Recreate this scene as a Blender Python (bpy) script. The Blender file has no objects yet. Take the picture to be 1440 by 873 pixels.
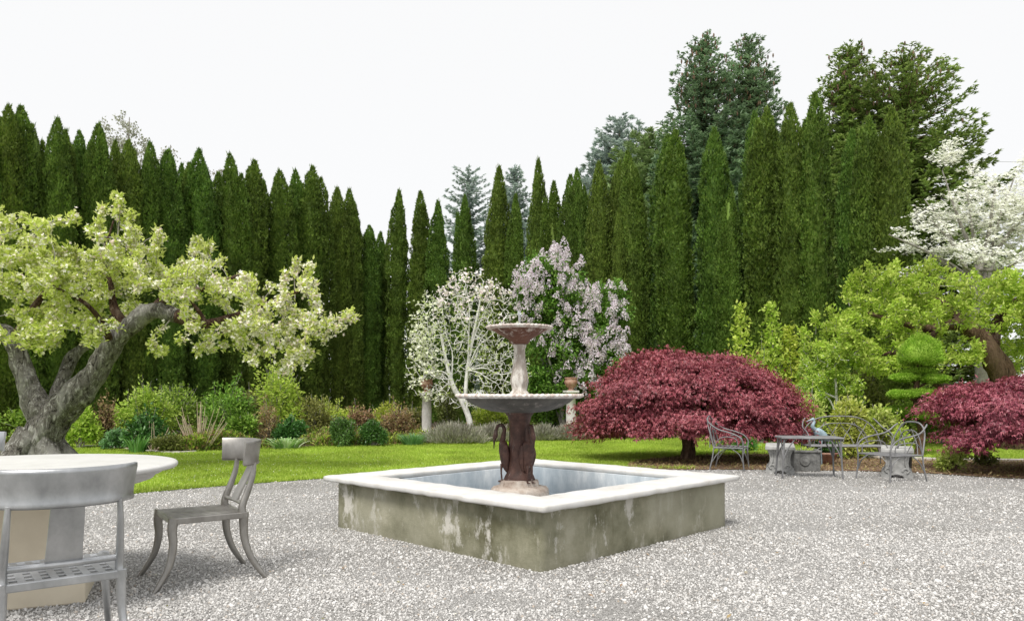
import bpy, bmesh, math, random
import numpy as np
from mathutils import Vector, Matrix, noise as mnoise

# ------------------------------------------------------------------ basics
SC = bpy.context.scene
COL = SC.collection
F, HY, CH = 1040.0, 557.0, 1.1        # focal length (photo pixels), horizon row, eye height


def P(px, py, Y):
    return np.array([(px - 720) / F * Y, Y, CH - (py - HY) / F * Y])


def G(px, py):
    Y = CH * F / (py - HY)
    return np.array([(px - 720) / F * Y, Y, 0.0])


def unit(a):
    a = np.asarray(a, float)
    return a / np.maximum(np.linalg.norm(a, axis=-1, keepdims=True), 1e-9)


class MB:
    """collects geometry for ONE mesh object"""

    def __init__(s):
        s.v, s.f, s.n = [], [], 0

    def add(s, V, faces, mat=0, smooth=True):
        V = np.asarray(V, float).reshape(-1, 3)
        groups = {}
        if isinstance(faces, np.ndarray):
            groups[faces.shape[1]] = faces
        else:
            for f in faces:
                groups.setdefault(len(f), []).append(f)
        for k, g in groups.items():
            s.f.append((np.asarray(g, np.int64) + s.n, mat, smooth))
        s.v.append(V)
        s.n += len(V)
        return s

    def build(s, name, mats, parent=None, loc=(0, 0, 0), rz=0.0):
        me = bpy.data.meshes.new(name)
        if s.v:
            V = np.concatenate(s.v)
            me.vertices.add(len(V))
            me.vertices.foreach_set('co', V.astype(np.float32).ravel())
            loops = np.concatenate([f.ravel() for f, _, _ in s.f])
            tot = np.concatenate([np.full(len(f), f.shape[1]) for f, _, _ in s.f])
            start = np.concatenate([[0], np.cumsum(tot)[:-1]])
            me.loops.add(len(loops))
            me.loops.foreach_set('vertex_index', loops.astype(np.int32))
            me.polygons.add(len(tot))
            me.polygons.foreach_set('loop_start', start.astype(np.int32))
            me.polygons.foreach_set('loop_total', tot.astype(np.int32))
            me.polygons.foreach_set('material_index', np.concatenate([np.full(len(f), m) for f, m, _ in s.f]).astype(np.int32))
            me.polygons.foreach_set('use_smooth', np.concatenate([np.full(len(f), sm) for f, _, sm in s.f]).astype(bool))
            me.update(calc_edges=True)
        for m in (mats if isinstance(mats, (list, tuple)) else [mats]):
            me.materials.append(m)
        o = bpy.data.objects.new(name, me)
        COL.objects.link(o)
        o.location = loc
        o.rotation_euler = (0, 0, rz)
        if parent:
            o.parent = parent
        return o


def tag(o, label, cat, group=None):
    o['label'] = label
    o['category'] = cat
    if group:
        o['group'] = group
    return o


def kind(o, k):
    o['kind'] = k
    return o


def thing(name, label, cat, loc=(0, 0, 0), rz=0.0, group=None):
    o = bpy.data.objects.new(name, None)
    o.empty_display_size = 0.2
    COL.objects.link(o)
    o.location = tuple(float(c) for c in loc)
    o.rotation_euler = (0, 0, rz)
    return tag(o, label, cat, group)


def dup(root, loc, rz, label, scale=(1, 1, 1)):
    r = root.copy()
    COL.objects.link(r)
    r.location = tuple(float(c) for c in loc)
    r.rotation_euler = (0, 0, rz)
    r.scale = scale
    r['label'] = label
    for ch in [c for c in bpy.data.objects if c.parent == root]:
        c = ch.copy()
        COL.objects.link(c)
        c.parent = r
        for g in [d for d in bpy.data.objects if d.parent == ch]:
            d = g.copy()
            COL.objects.link(d)
            d.parent = c
    return r


# ------------------------------------------------------------------ shapes
def catmull(pts, k):
    pts = np.asarray(pts, float)
    n = len(pts)
    if n < 3:
        t = np.linspace(0, 1, k)[:, None]
        return pts[0] * (1 - t) + pts[-1] * t
    ext = np.vstack([2 * pts[0] - pts[1], pts, 2 * pts[-1] - pts[-2]])
    u = np.linspace(0, n - 1, k)
    i = np.minimum(u.astype(int), n - 2)
    t = (u - i)[:, None]
    a, b, c, d = ext[i], ext[i + 1], ext[i + 2], ext[i + 3]
    return 0.5 * (2 * b + (c - a) * t + (2 * a - 5 * b + 4 * c - d) * t ** 2 + (3 * b - a - 3 * c + d) * t ** 3)


def tube(mb, path, rad, n=8, mat=0, caps=True, rough=0.0, rs=3.0, squash=None):
    path = np.asarray(path, float)
    m = len(path)
    rad = np.broadcast_to(np.asarray(rad, float), (m,))
    T = unit(np.gradient(path, axis=0))
    up = np.array([0, 0, 1.0]) if abs(T[0][2]) < 0.9 else np.array([0, 1.0, 0])
    N = np.zeros((m, 3))
    nv = unit(np.cross(T[0], up))
    for i in range(m):
        nv = nv - T[i] * nv.dot(T[i])
        nv = nv / (np.linalg.norm(nv) + 1e-9)
        N[i] = nv
    B = np.cross(T, N)
    a = np.arange(n) / n * 2 * np.pi
    ca, sa = np.cos(a), np.sin(a)
    if squash:
        ca, sa = ca * squash[0], sa * squash[1]
    V = path[:, None] + rad[:, None, None] * (N[:, None] * ca[None, :, None] + B[:, None] * sa[None, :, None])
    if rough:
        Vf = V.reshape(-1, 3)
        d = np.array([mnoise.noise(Vector((p[0] * rs, p[1] * rs, p[2] * rs * 0.55))) + 0.6 * mnoise.noise(Vector((p[0] * rs * 2.7, p[1] * rs * 2.7, p[2] * rs * 1.2 + 9))) for p in Vf])
        cen = np.repeat(path, n, axis=0)
        V = (cen + (Vf - cen) * (1 + rough * d[:, None])).reshape(m, n, 3)
    i = np.arange(m - 1)[:, None] * n
    j = np.arange(n)[None]
    q = np.stack([i + j, i + (j + 1) % n, i + n + (j + 1) % n, i + n + j], -1).reshape(-1, 4)
    mb.add(V.reshape(-1, 3), q, mat)
    if caps and n > 3:
        mb.add(V[0], [list(range(n))[::-1]], mat, False)
        mb.add(V[-1], [list(range(n))], mat, False)
    return mb


def lathe(mb, prof, n=48, mat=0, fn=None, cap=True, c=(0, 0, 0)):
    prof = np.asarray(prof, float)
    m = len(prof)
    a = np.arange(n) / n * 2 * np.pi
    R = np.repeat(prof[:, :1], n, 1)
    Z = np.repeat(prof[:, 1:2], n, 1)
    if fn:
        R, Z = fn(R, Z, a[None, :])
    V = np.stack([R * np.cos(a) + c[0], R * np.sin(a) + c[1], Z + c[2]], -1)
    i = np.arange(m - 1)[:, None] * n
    j = np.arange(n)[None]
    q = np.stack([i + j, i + (j + 1) % n, i + n + (j + 1) % n, i + n + j], -1).reshape(-1, 4)
    mb.add(V.reshape(-1, 3), q, mat)
    if cap:
        mb.add(V[0], [list(range(n))[::-1]], mat, False)
        mb.add(V[-1], [list(range(n))], mat, False)
    return mb


def box(mb, c, s, bevel=0.0, mat=0, rot=None, seg=2):
    bm = bmesh.new()
    bmesh.ops.create_cube(bm, size=1)
    for v in bm.verts:
        v.co = Vector((v.co.x * s[0], v.co.y * s[1], v.co.z * s[2]))
    if bevel:
        bmesh.ops.bevel(bm, geom=bm.edges[:], offset=bevel, segments=seg, affect='EDGES', profile=0.5)
    if rot:
        bmesh.ops.transform(bm, matrix=rot.to_4x4(), verts=bm.verts)
    bm.verts.index_update()
    V = [(v.co.x + c[0], v.co.y + c[1], v.co.z + c[2]) for v in bm.verts]
    mb.add(V, [[v.index for v in f.verts] for f in bm.faces], mat, False)
    bm.free()
    return mb


def square_ring(ho, hi, z0, z1, bev, seg=40, jit=0.0, js=9.0):
    """a square frame with mitred corners and softened edges"""
    mb = MB()
    w = ho - hi
    b = bev
    sec = [(0, z0 + b), (0, (z0 + z1) / 2), (0, z1 - b), (b * .3, z1 - b * .3), (b, z1), (w * .5, z1), (w - b, z1), (w - b * .3, z1 - b * .3),
           (w, z1 - b), (w, z0 + b), (w - b, z0), (b, z0), (b * .3, z0 + b * .3)]
    t = np.linspace(-1, 1, seg, endpoint=False)
    per = np.concatenate([np.stack([t, -np.ones(seg)], 1), np.stack([np.ones(seg), t], 1), np.stack([-t, np.ones(seg)], 1), np.stack([-np.ones(seg), -t], 1)])
    m, k = len(per), len(sec)
    V = np.zeros((m, k, 3))
    for j, (d, z) in enumerate(sec):
        V[:, j, :2] = per * (ho - d)
        V[:, j, 2] = z
    V = V.reshape(-1, 3)
    if jit:
        D = np.array([[mnoise.noise(Vector(p * js + o)) for o in ((0, 0, 0), (7, 3, 1), (2, 9, 5))] for p in V])
        V = V + D * jit
    i = np.arange(m)[:, None]
    j = np.arange(k)[None]
    q = np.stack([i * k + j, ((i + 1) % m) * k + j, ((i + 1) % m) * k + (j + 1) % k, i * k + (j + 1) % k], -1).reshape(-1, 4)
    mb.add(V, q, 0, True)
    return mb


def sheet(poly, z, cell=None):
    """flat polygon sheet"""
    bm = bmesh.new()
    vs = [bm.verts.new((x, y, z)) for x, y in poly]
    f = bm.faces.new(vs)
    bmesh.ops.triangulate(bm, faces=[f])
    bm.normal_update()
    for f in bm.faces:
        if f.normal.z < 0:
            f.normal_flip()
    bm.verts.index_update()
    mb = MB()
    mb.add([v.co[:] for v in bm.verts], [[v.index for v in f.verts] for f in bm.faces], 0, False)
    bm.free()
    return mb


def inside(poly, X, Y):
    poly = np.asarray(poly)
    r = np.zeros(len(X), bool)
    x1, y1 = poly[-1]
    for x2, y2 in poly:
        c = ((y2 > Y) != (y1 > Y)) & (X < (x1 - x2) * (Y - y2) / (y1 - y2 + 1e-12) + x2)
        r ^= c
        x1, y1 = x2, y2
    return r


def leaves(mb, B, D, N, L, W, mat=0, droop=0.15, fold=0.12):
    """one folded rhombic leaf per row"""
    n = len(B)
    if n == 0:
        return
    L = np.broadcast_to(np.asarray(L, float), (n,))[:, None]
    W = np.broadcast_to(np.asarray(W, float), (n,))[:, None]
    D = unit(D)
    S = unit(np.cross(D, N))
    U = np.cross(S, D)
    mid = B + D * L * .45 + U * W * fold
    tip = B + D * L - U * L * droop
    V = np.stack([B, mid + S * W * .5, tip, mid - S * W * .5], 1).reshape(-1, 3)
    q = np.arange(n * 4).reshape(n, 4)
    mb.add(V, q, mat, False)


def stars(mb, C, N, R, k=5, mat=0, rng=None):
    """open flowers: k petals round a centre, one joined disc per flower"""
    n = len(C)
    if n == 0:
        return
    N = unit(N)
    A = unit(np.cross(N, rng.normal(size=(n, 3))))
    Bv = np.cross(N, A)
    m = 2 * k
    a = np.arange(m) / m * 2 * np.pi
    rr = np.where(np.arange(m) % 2 == 0, 1.0, 0.55)
    R = np.broadcast_to(np.asarray(R, float), (n,))
    ring = C[:, None] + R[:, None, None] * rr[None, :, None] * (A[:, None] * np.cos(a)[None, :, None] + Bv[:, None] * np.sin(a)[None, :, None]) + N[:, None] * (R[:, None, None] * np.where(rr > .9, .35, .15)[None, :, None])
    V = np.concatenate([C[:, None], ring], 1).reshape(-1, 3)
    base = np.arange(n)[:, None] * (m + 1)
    j = np.arange(m)[None]
    t = np.stack([base + 0 * j, base + 1 + j, base + 1 + (j + 1) % m], -1).reshape(-1, 3)
    mb.add(V, t, mat, False)


def rdir(rng, n, bias=(0, 0, 0), s=1.0):
    return unit(rng.normal(size=(n, 3)) * s + np.asarray(bias))


def n3(p, s, o=0.0):
    return mnoise.noise(Vector((p[0] * s + o, p[1] * s + o * 1.7, p[2] * s - o)))


# ------------------------------------------------------------------ materials
class NT:
    def __init__(s, name):
        s.m = bpy.data.materials.new(name)
        s.m.use_nodes = True
        s.t = s.m.node_tree
        s.b = s.t.nodes['Principled BSDF']
        s.out = s.t.nodes['Material Output']

    def n(s, typ, **kw):
        nd = s.t.nodes.new(typ)
        for k, v in kw.items():
            if k.startswith('i_'):
                key = k[2:]
                key = int(key) if key.isdigit() else key.replace('_', ' ')
                nd.inputs[key].default_value = v
            else:
                setattr(nd, k, v)
        return nd

    def l(s, a, b):
        s.t.links.new(a, b)

    def coord(s, scale=(1, 1, 1), kind='Object'):
        tc = s.n('ShaderNodeTexCoord')
        mp = s.n('ShaderNodeMapping')
        mp.inputs['Scale'].default_value = scale
        s.l(tc.outputs[kind], mp.inputs['Vector'])
        return mp.outputs[0]

    def noise(s, vec, scale, detail=4, rough=.6):
        nd = s.n('ShaderNodeTexNoise', i_Scale=scale, i_Detail=detail, i_Roughness=rough)
        if vec is not None:
            s.l(vec, nd.inputs['Vector'])
        return nd.outputs['Fac']

    def ramp(s, fac, stops, interp='LINEAR'):
        nd = s.n('ShaderNodeValToRGB')
        cr = nd.color_ramp
        cr.interpolation = interp
        while len(cr.elements) < len(stops):
            cr.elements.new(0.5)
        for e, (p, c) in zip(cr.elements, stops):
            e.position = p
            e.color = (*c, 1) if len(c) == 3 else c
        s.l(fac, nd.inputs[0])
        return nd.outputs[0]

    def mix(s, fac, a, b, blend='MIX'):
        nd = s.n('ShaderNodeMix', data_type='RGBA', blend_type=blend)
        for sock, v in ((nd.inputs[0], fac), (nd.inputs[6], a), (nd.inputs[7], b)):
            if hasattr(v, 'is_output'):
                s.l(v, sock)
            else:
                sock.default_value = v if not isinstance(v, tuple) else (*v, 1)
        return nd.outputs[2]

    def rng(s, fac, a, b, lo=0, hi=1):
        nd = s.n('ShaderNodeMapRange')
        nd.inputs[1].default_value, nd.inputs[2].default_value = lo, hi
        nd.inputs[3].default_value, nd.inputs[4].default_value = a, b
        s.l(fac, nd.inputs[0])
        return nd.outputs[0]

    def bump(s, h, strength=.5, dist=.01):
        nd = s.n('ShaderNodeBump', i_Strength=strength, i_Distance=dist)
        s.l(h, nd.inputs['Height'])
        s.l(nd.outputs[0], s.b.inputs['Normal'])
        return nd

    def set(s, color=None, rough=.6, spec=.4, metal=0.0):
        if color is not None:
            if hasattr(color, 'is_output'):
                s.l(color, s.b.inputs['Base Color'])
            else:
                s.b.inputs['Base Color'].default_value = (*color, 1)
        s.b.inputs['Roughness'].default_value = rough
        s.b.inputs['Specular IOR Level'].default_value = spec
        s.b.inputs['Metallic'].default_value = metal
        return s.m


def foliage(name, cols, transl=.28, rough=.55, spec=.25, var=.3, scale=1.6, hue=.02):
    t = NT(name)
    g = t.n('ShaderNodeNewGeometry')
    k = len(cols)
    c = t.ramp(g.outputs['Random Per Island'], [(i / max(k - 1, 1), col) for i, col in enumerate(cols)])
    nz = t.noise(t.coord(), scale, 3, .6)
    v = t.rng(nz, 1 - var, 1 + var, .3, .7)
    oi = t.n('ShaderNodeObjectInfo')
    h = t.n('ShaderNodeHueSaturation')
    t.l(t.rng(oi.outputs['Random'], .5 - hue, .5 + hue), h.inputs['Hue'])
    t.l(v, h.inputs['Value'])
    t.l(c, h.inputs['Color'])
    col = h.outputs[0]
    t.set(col, rough, spec)
    tr = t.n('ShaderNodeBsdfTranslucent')
    t.l(t.mix(.35, col, (.9, 1, .4), 'MULTIPLY'), tr.inputs[0])
    mx = t.n('ShaderNodeMixShader')
    mx.inputs[0].default_value = transl
    t.l(t.b.outputs[0], mx.inputs[1])
    t.l(tr.outputs[0], mx.inputs[2])
    t.l(mx.outputs[0], t.out.inputs[0])
    return t.m


def speckled(name, stops, scale, rough=.8, spec=.3, bump=.4, bd=.01, detail=6, metal=0.0, stretch=(1, 1, 1)):
    t = NT(name)
    v = t.coord(stretch)
    nz = t.noise(v, scale, detail, .65)
    c = t.ramp(nz, stops)
    t.bump(t.noise(v, scale * 4, 6, .7), bump, bd)
    return t.set(c, rough, spec, metal)


def bark(name, c0, c1, c2, scale=6):
    t = NT(name)
    v = t.coord((1, 1, .45))
    n1 = t.n('ShaderNodeTexNoise', i_Scale=scale * 2.2, i_Detail=8.0, i_Roughness=.72, i_Distortion=1.2)
    t.l(v, n1.inputs['Vector'])
    n2 = t.noise(v, scale * .5, 4, .6)
    base = t.ramp(n1.outputs['Fac'], [(.40, c0), (.47, c1), (.53, c1), (.60, c2)])
    col = t.mix(t.rng(n2, 0, .55, .5, .65), base, c2)
    t.bump(n1.outputs['Fac'], 1.0, .05)
    return t.set(col, .9, .2)


M = {}
M['arbor'] = foliage('arborvitae_foliage', [(.050, .098, .016), (.098, .175, .026), (.175, .275, .045), (.155, .215, .04)], .28, var=.42, scale=1.1, hue=.014)
M['spruce'] = foliage('spruce_needles', [(.12, .21, .12), (.20, .31, .18), (.29, .41, .26), (.36, .48, .33)], .35, var=.3, scale=.6, hue=.02)
M['spruce_gold'] = foliage('gold_spruce_needles', [(.13, .21, .06), (.22, .31, .085), (.31, .41, .12), (.39, .47, .17)], .35, var=.35, scale=.5, hue=.01)
M['pine_grey'] = foliage('hazed_blue_pine_needles', [(.33, .41, .40), (.42, .50, .50), (.50, .57, .57)], .4, var=.2, scale=.4, hue=.01)  # glaucous needles, paled so the colour itself carries the distance haze
M['pine_light'] = foliage('light_pine_needles', [(.22, .32, .14), (.31, .42, .19), (.38, .48, .25)], .25, var=.25, scale=.5, hue=.01)
M['maple'] = foliage('maple_leaves', [(.14, .018, .030), (.28, .052, .075), (.43, .125, .15), (.39, .12, .12)], .28, .42, .5, var=.25, scale=2.2, hue=.012)
M['apple_leaf'] = foliage('apple_leaves', [(.38, .54, .09), (.57, .69, .19), (.70, .77, .37)], .45, var=.2, scale=1.4)
M['blossom'] = foliage('apple_petals', [(.92, .90, .80), (.88, .86, .70), (.95, .93, .88), (.86, .70, .66)], .3, .6, .2, var=.05)
M['lime_leaf'] = foliage('lime_leaves', [(.34, .48, .06), (.50, .62, .10), (.62, .68, .18)], .42, var=.25, scale=1.5)
M['mid_leaf'] = foliage('mid_green_leaves', [(.12, .24, .03), (.21, .36, .05), (.33, .48, .09)], .3, var=.25, scale=2)
M['dark_leaf'] = foliage('dark_green_leaves', [(.045, .12, .025), (.08, .19, .04), (.14, .28, .07)], .2, .4, .4, var=.25, scale=2)
M['yellow_leaf'] = foliage('yellow_green_leaves', [(.36, .49, .08), (.49, .60, .14), (.62, .68, .26)], .4, var=.2, scale=2)
M['rust_leaf'] = foliage('bronze_leaves', [(.22, .13, .07), (.34, .22, .12), (.42, .30, .18), (.28, .30, .09)], .25, var=.25, scale=3)
M['olive_leaf'] = foliage('olive_leaves', [(.12, .14, .035), (.2, .22, .06), (.27, .30, .09)], .3, var=.25, scale=3)
M['lavender'] = foliage('lavender_stems', [(.24, .25, .18), (.36, .36, .28), (.46, .44, .38), (.27, .25, .2)], .2, var=.25, scale=4)
M['blue_leaf'] = foliage('blue_green_leaves', [(.11, .24, .09), (.17, .33, .13), (.25, .42, .21)], .3, var=.2, scale=4)
M['blade'] = foliage('iris_blades', [(.10, .24, .05), (.18, .34, .08), (.27, .44, .14)], .3, var=.2, scale=4)
M['blade_pale'] = foliage('variegated_blades', [(.16, .32, .08), (.35, .48, .2), (.66, .72, .5)], .3, var=.15, scale=4)
M['topiary'] = foliage('topiary_needles', [(.17, .34, .03), (.29, .49, .05), (.42, .61, .10)], .28, var=.25, scale=3, hue=.005)
M['lilac_leaf'] = foliage('lilac_leaves', [(.07, .19, .025), (.14, .29, .04), (.23, .40, .08)], .3, var=.25, scale=2)
M['lilac_flower'] = foliage('lilac_florets', [(.68, .57, .70), (.78, .70, .80), (.88, .83, .89), (.74, .58, .68)], .25, .6, .2, var=.06)
M['white_flower'] = foliage('white_bracts', [(.90, .90, .89), (.96, .96, .96), (.88, .87, .88)], .45, .6, .2, var=.04)
M['cream_flower'] = foliage('cream_magnolia_petals', [(.82, .86, .55), (.9, .9, .74), (.93, .92, .86)], .35, .6, .2, var=.05)
M['pink_flower'] = foliage('pink_white_petals', [(.92, .88, .88), (.88, .74, .78), (.95, .93, .92)], .3, .6, .2, var=.05)
M['bud_leaf'] = foliage('budding_leaves', [(.36, .36, .30), (.46, .47, .36), (.42, .40, .40)], .35, var=.15)
M['cone'] = foliage('spruce_cones', [(.11, .065, .04), (.18, .11, .065), (.20, .13, .09)], .05, var=.2)
M['bark_apple'] = bark('apple_bark', (.03, .027, .023), (.15, .14, .125), (.40, .39, .37), 7)
M['bark_brown'] = bark('brown_bark', (.03, .02, .015), (.12, .075, .045), (.22, .15, .10), 6)
M['bark_red'] = bark('wet_red_bark', (.018, .011, .008), (.085, .045, .032), (.19, .14, .11), 9)
M['bark_white'] = speckled('white_lichen_bark', [(.3, (.50, .48, .45)), (.5, (.78, .77, .75)), (.75, (.88, .87, .85))], 9)
M['bark_grey'] = speckled('grey_twig_bark', [(.3, (.22, .20, .18)), (.7, (.42, .40, .37))], 9)
M['cane'] = speckled('pale_canes', [(.3, (.36, .27, .18)), (.5, (.52, .44, .33)), (.7, (.30, .17, .12))], 7)
M['cane_red'] = speckled('red_canes', [(.3, (.20, .04, .03)), (.7, (.34, .10, .07))], 7)


def grass_mat():
    t = NT('lawn_turf')
    v = t.coord()
    a = t.ramp(t.noise(v, .55, 4, .6), [(.3, (.25, .385, .045)), (.5, (.32, .445, .06)), (.72, (.40, .50, .085))])
    b = t.mix(t.rng(t.noise(v, 60, 3, .7), 0, .5), a, (.17, .28, .03))
    t.bump(t.noise(v, 90, 3, .8), .8, .02)
    return t.set(b, .8, .15)


M['turf'] = grass_mat()
M['grass'] = foliage('grass_blades', [(.28, .42, .045), (.37, .49, .07), (.48, .57, .12)], .35, .5, .25, var=.28, scale=.9, hue=0)


def gravel_mat():
    t = NT('crushed_gravel')
    v = t.coord()
    vo = t.n('ShaderNodeTexVoronoi', i_Scale=120.0)
    t.l(v, vo.inputs['Vector'])
    sep = t.n('ShaderNodeSeparateColor')
    t.l(vo.outputs['Color'], sep.inputs[0])
    c = t.ramp(sep.outputs[0], [(0, (.22, .215, .205)), (.18, (.40, .39, .375)), (.45, (.52, .51, .495)), (.75, (.62, .61, .595)), (1, (.74, .73, .71))])
    gap = t.rng(vo.outputs['Distance'], 1, .6, .35, .75)
    c = t.mix(1.0, c, t.ramp(gap, [(0, (.0, .0, .0)), (1, (1, 1, 1))]), 'MULTIPLY')
    big = t.ramp(t.noise(v, .9, 3, .6), [(.3, (.74, .73, .71)), (.7, (1.0, 1.0, 1.0))])
    c = t.mix(1.0, c, big, 'MULTIPLY')
    inv = t.rng(vo.outputs['Distance'], 1, 0, 0, .8)
    t.bump(inv, 1.0, .012)
    return t.set(c, .85, .2)


M['gravel'] = gravel_mat()
_t = NT('gravel_stone')
_g = _t.n('ShaderNodeNewGeometry')
M['stone_chip'] = _t.set(_t.ramp(_g.outputs['Random Per Island'], [(0, (.24, .235, .225)), (.08, (.39, .38, .365)), (.4, (.51, .50, .485)), (.75, (.595, .585, .57)), (.94, (.69, .68, .665)), (1, (.42, .36, .30))]), .85, .2)
M['soil'] = speckled('bed_soil', [(.3, (.07, .05, .035)), (.5, (.13, .095, .065)), (.7, (.20, .15, .10))], 5, .95, .1, .8, .03)
M['mulch'] = speckled('bark_mulch', [(.28, (.12, .075, .05)), (.5, (.24, .16, .115)), (.72, (.36, .26, .19))], 14, .95, .1, 1.0, .03)
M['ground'] = speckled('rough_ground', [(.3, (.07, .09, .03)), (.5, (.11, .13, .045)), (.7, (.17, .15, .07))], .6, .95, .1, .5, .05)
M['coping'] = speckled('painted_coping', [(.26, (.38, .36, .31)), (.36, (.54, .525, .495)), (.55, (.60, .595, .58)), (.7, (.63, .625, .615))], 5.5, .7, .3, .25, .006, 8)


def wall_mat():
    t = NT('stained_concrete')
    v = t.coord()
    n1 = t.noise(v, 2.6, 6, .65)
    c = t.ramp(n1, [(.34, (.13, .125, .075)), (.46, (.225, .22, .15)), (.56, (.295, .285, .205)), (.66, (.38, .365, .28))])
    n2 = t.noise(t.coord((2.6, 2.6, .9)), 1.9, 7, .74)
    c = t.mix(t.rng(n2, 0, .7, .55, .64), c, (.50, .48, .41))
    nd = t.noise(t.coord((4, 4, .8)), 1.6, 7, .72)
    c = t.mix(t.rng(nd, 0, .45, .55, .75), c, (.12, .11, .06))
    n4 = t.noise(t.coord((1, 1, .6)), 3.6, 9, .74)
    c = t.mix(t.rng(n4, 0, .85, .565, .63), c, (.60, .58, .53))
    n5 = t.noise(v, 1.1, 2, .5)
    c = t.mix(t.rng(n5, 0, .6, .46, .6), c, (.36, .35, .27))
    t.bump(t.noise(v, 22, 8, .75), .5, .012)
    return t.set(c, .85, .25)


M['wall'] = wall_mat()


def pool_paint():
    t = NT('pool_paint')
    v = t.coord()
    n1 = t.noise(t.coord((2.2, 2.2, .8)), 1.6, 7, .7)
    c = t.ramp(n1, [(.34, (.29, .345, .39)), (.48, (.41, .46, .50)), (.60, (.54, .58, .61)), (.70, (.72, .74, .75))])
    t.bump(t.noise(v, 18, 5, .6), .3, .005)
    return t.set(c, .65, .3)


M['pool'] = pool_paint()
_t = NT('pool_water')
_t.bump(_t.noise(_t.coord(), 9, 3, .5), .15, .01)
M['water'] = _t.set((.30, .36, .40), .05, .5)
_t.b.inputs['IOR'].default_value = 1.33


def cast_iron():
    t = NT('rusty_cast_iron')
    v = t.coord()
    a = t.ramp(t.noise(v, 11, 7, .7), [(.3, (.035, .018, .014)), (.5, (.085, .040, .030)), (.68, (.15, .075, .055)), (.8, (.24, .15, .12))])
    w = t.noise(t.coord((14, 14, 2.2)), 1.6, 5, .7)
    c = t.mix(t.rng(w, 0, .75, .60, .72), a, (.42, .37, .34))
    t.bump(t.noise(v, 60, 5, .7), .5, .006)
    return t.set(c, .6, .4)


M['iron'] = cast_iron()


def bowl_mat(name, base0, base1, white, thr):
    t = NT(name)
    v = t.coord()
    a = t.ramp(t.noise(v, 9, 7, .7), [(.3, base0), (.7, base1)])
    w = t.noise(t.coord((7, 7, 3.0)), 1.8, 7, .72)
    c = t.mix(t.rng(w, 0, .9, thr, thr + .1), a, white)
    t.bump(t.noise(v, 50, 5, .7), .4, .005)
    return t.set(c, .65, .35)


M['bowl_low'] = bowl_mat('grey_bowl_metal', (.05, .043, .036), (.125, .11, .095), (.27, .225, .20), .56)
M['bowl_high'] = bowl_mat('rusty_bowl_metal', (.10, .04, .028), (.22, .11, .08), (.66, .60, .56), .53)
M['rim'] = bowl_mat('limed_rim', (.38, .29, .25), (.55, .47, .43), (.72, .68, .64), .46)
M['stem'] = bowl_mat('limed_stem', (.30, .25, .21), (.48, .43, .38), (.72, .69, .64), .47)
M['base_stone'] = speckled('weathered_base_stone', [(.28, (.22, .16, .125)), (.45, (.42, .345, .29)), (.62, (.55, .49, .43)), (.75, (.34, .23, .18))], 12, .9, .2, .9, .015, 8)
M['jet'] = NT('jet_water').set((.82, .86, .9), .1, .5)
M['jet'].node_tree.nodes['Principled BSDF'].inputs['Transmission Weight'].default_value = .6


def metal(name, c0, c1, rough=.42, metalv=.7, scale=6):
    t = NT(name)
    v = t.coord((1, 1, .6))
    n = t.noise(v, scale, 5, .65)
    t.l(t.rng(n, rough - .1, rough + .15), t.b.inputs['Roughness'])
    c = t.ramp(n, [(.3, c0), (.7, c1)])
    t.bump(t.noise(v, 70, 3, .6), .12, .003)
    m = t.set(c, rough, .5, metalv)
    return m


M['alu'] = metal('cast_aluminium', (.30, .31, .32), (.56, .57, .58), .36, .9)
M['alu_dull'] = metal('dull_cast_aluminium', (.22, .21, .195), (.42, .405, .38), .42, .9)
M['bent'] = metal('weathered_twig_metal', (.13, .13, .135), (.27, .27, .275), .6, .35)
M['table_white'] = speckled('cream_white_top', [(.3, (.54, .535, .52)), (.55, (.60, .595, .585)), (.7, (.63, .63, .62))], 6, .4, .4, .05, .002)
M['table_base'] = speckled('cream_plinth', [(.3, (.60, .53, .41)), (.7, (.70, .63, .50))], 4, .7, .3, .1, .004)
M['bench_stone'] = speckled('carved_grey_stone', [(.3, (.20, .20, .195)), (.5, (.36, .36, .35)), (.7, (.50, .50, .49))], 9, .9, .2, .6, .01, 8)
M['dark_stone'] = speckled('dark_stone', [(.3, (.07, .07, .068)), (.5, (.15, .15, .145)), (.72, (.26, .26, .25))], 10, .9, .2, .6, .01, 8)
M['column_stone'] = speckled('pale_column_stone', [(.3, (.46, .44, .41)), (.6, (.66, .64, .61)), (.8, (.74, .72, .69))], 8, .85, .2, .4, .01)
M['terracotta'] = speckled('aged_terracotta', [(.3, (.20, .10, .07)), (.5, (.40, .22, .16)), (.72, (.52, .38, .31))], 8, .9, .2, .4, .01)
M['edge_stone'] = speckled('edging_stone', [(.3, (.40, .37, .33)), (.7, (.60, .57, .52))], 6, .9, .2, .4, .01)
M['blue_metal'] = speckled('pale_blue_paint', [(.3, (.22, .31, .36)), (.7, (.40, .50, .56))], 12, .6, .4, .2, .004)
M['wire'] = NT('cable_sheath').set((.35, .36, .38), .6)
M['black_pot'] = speckled('dark_pot', [(.3, (.03, .028, .025)), (.7, (.07, .065, .06))], 8, .7, .3, .3, .01)

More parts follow.
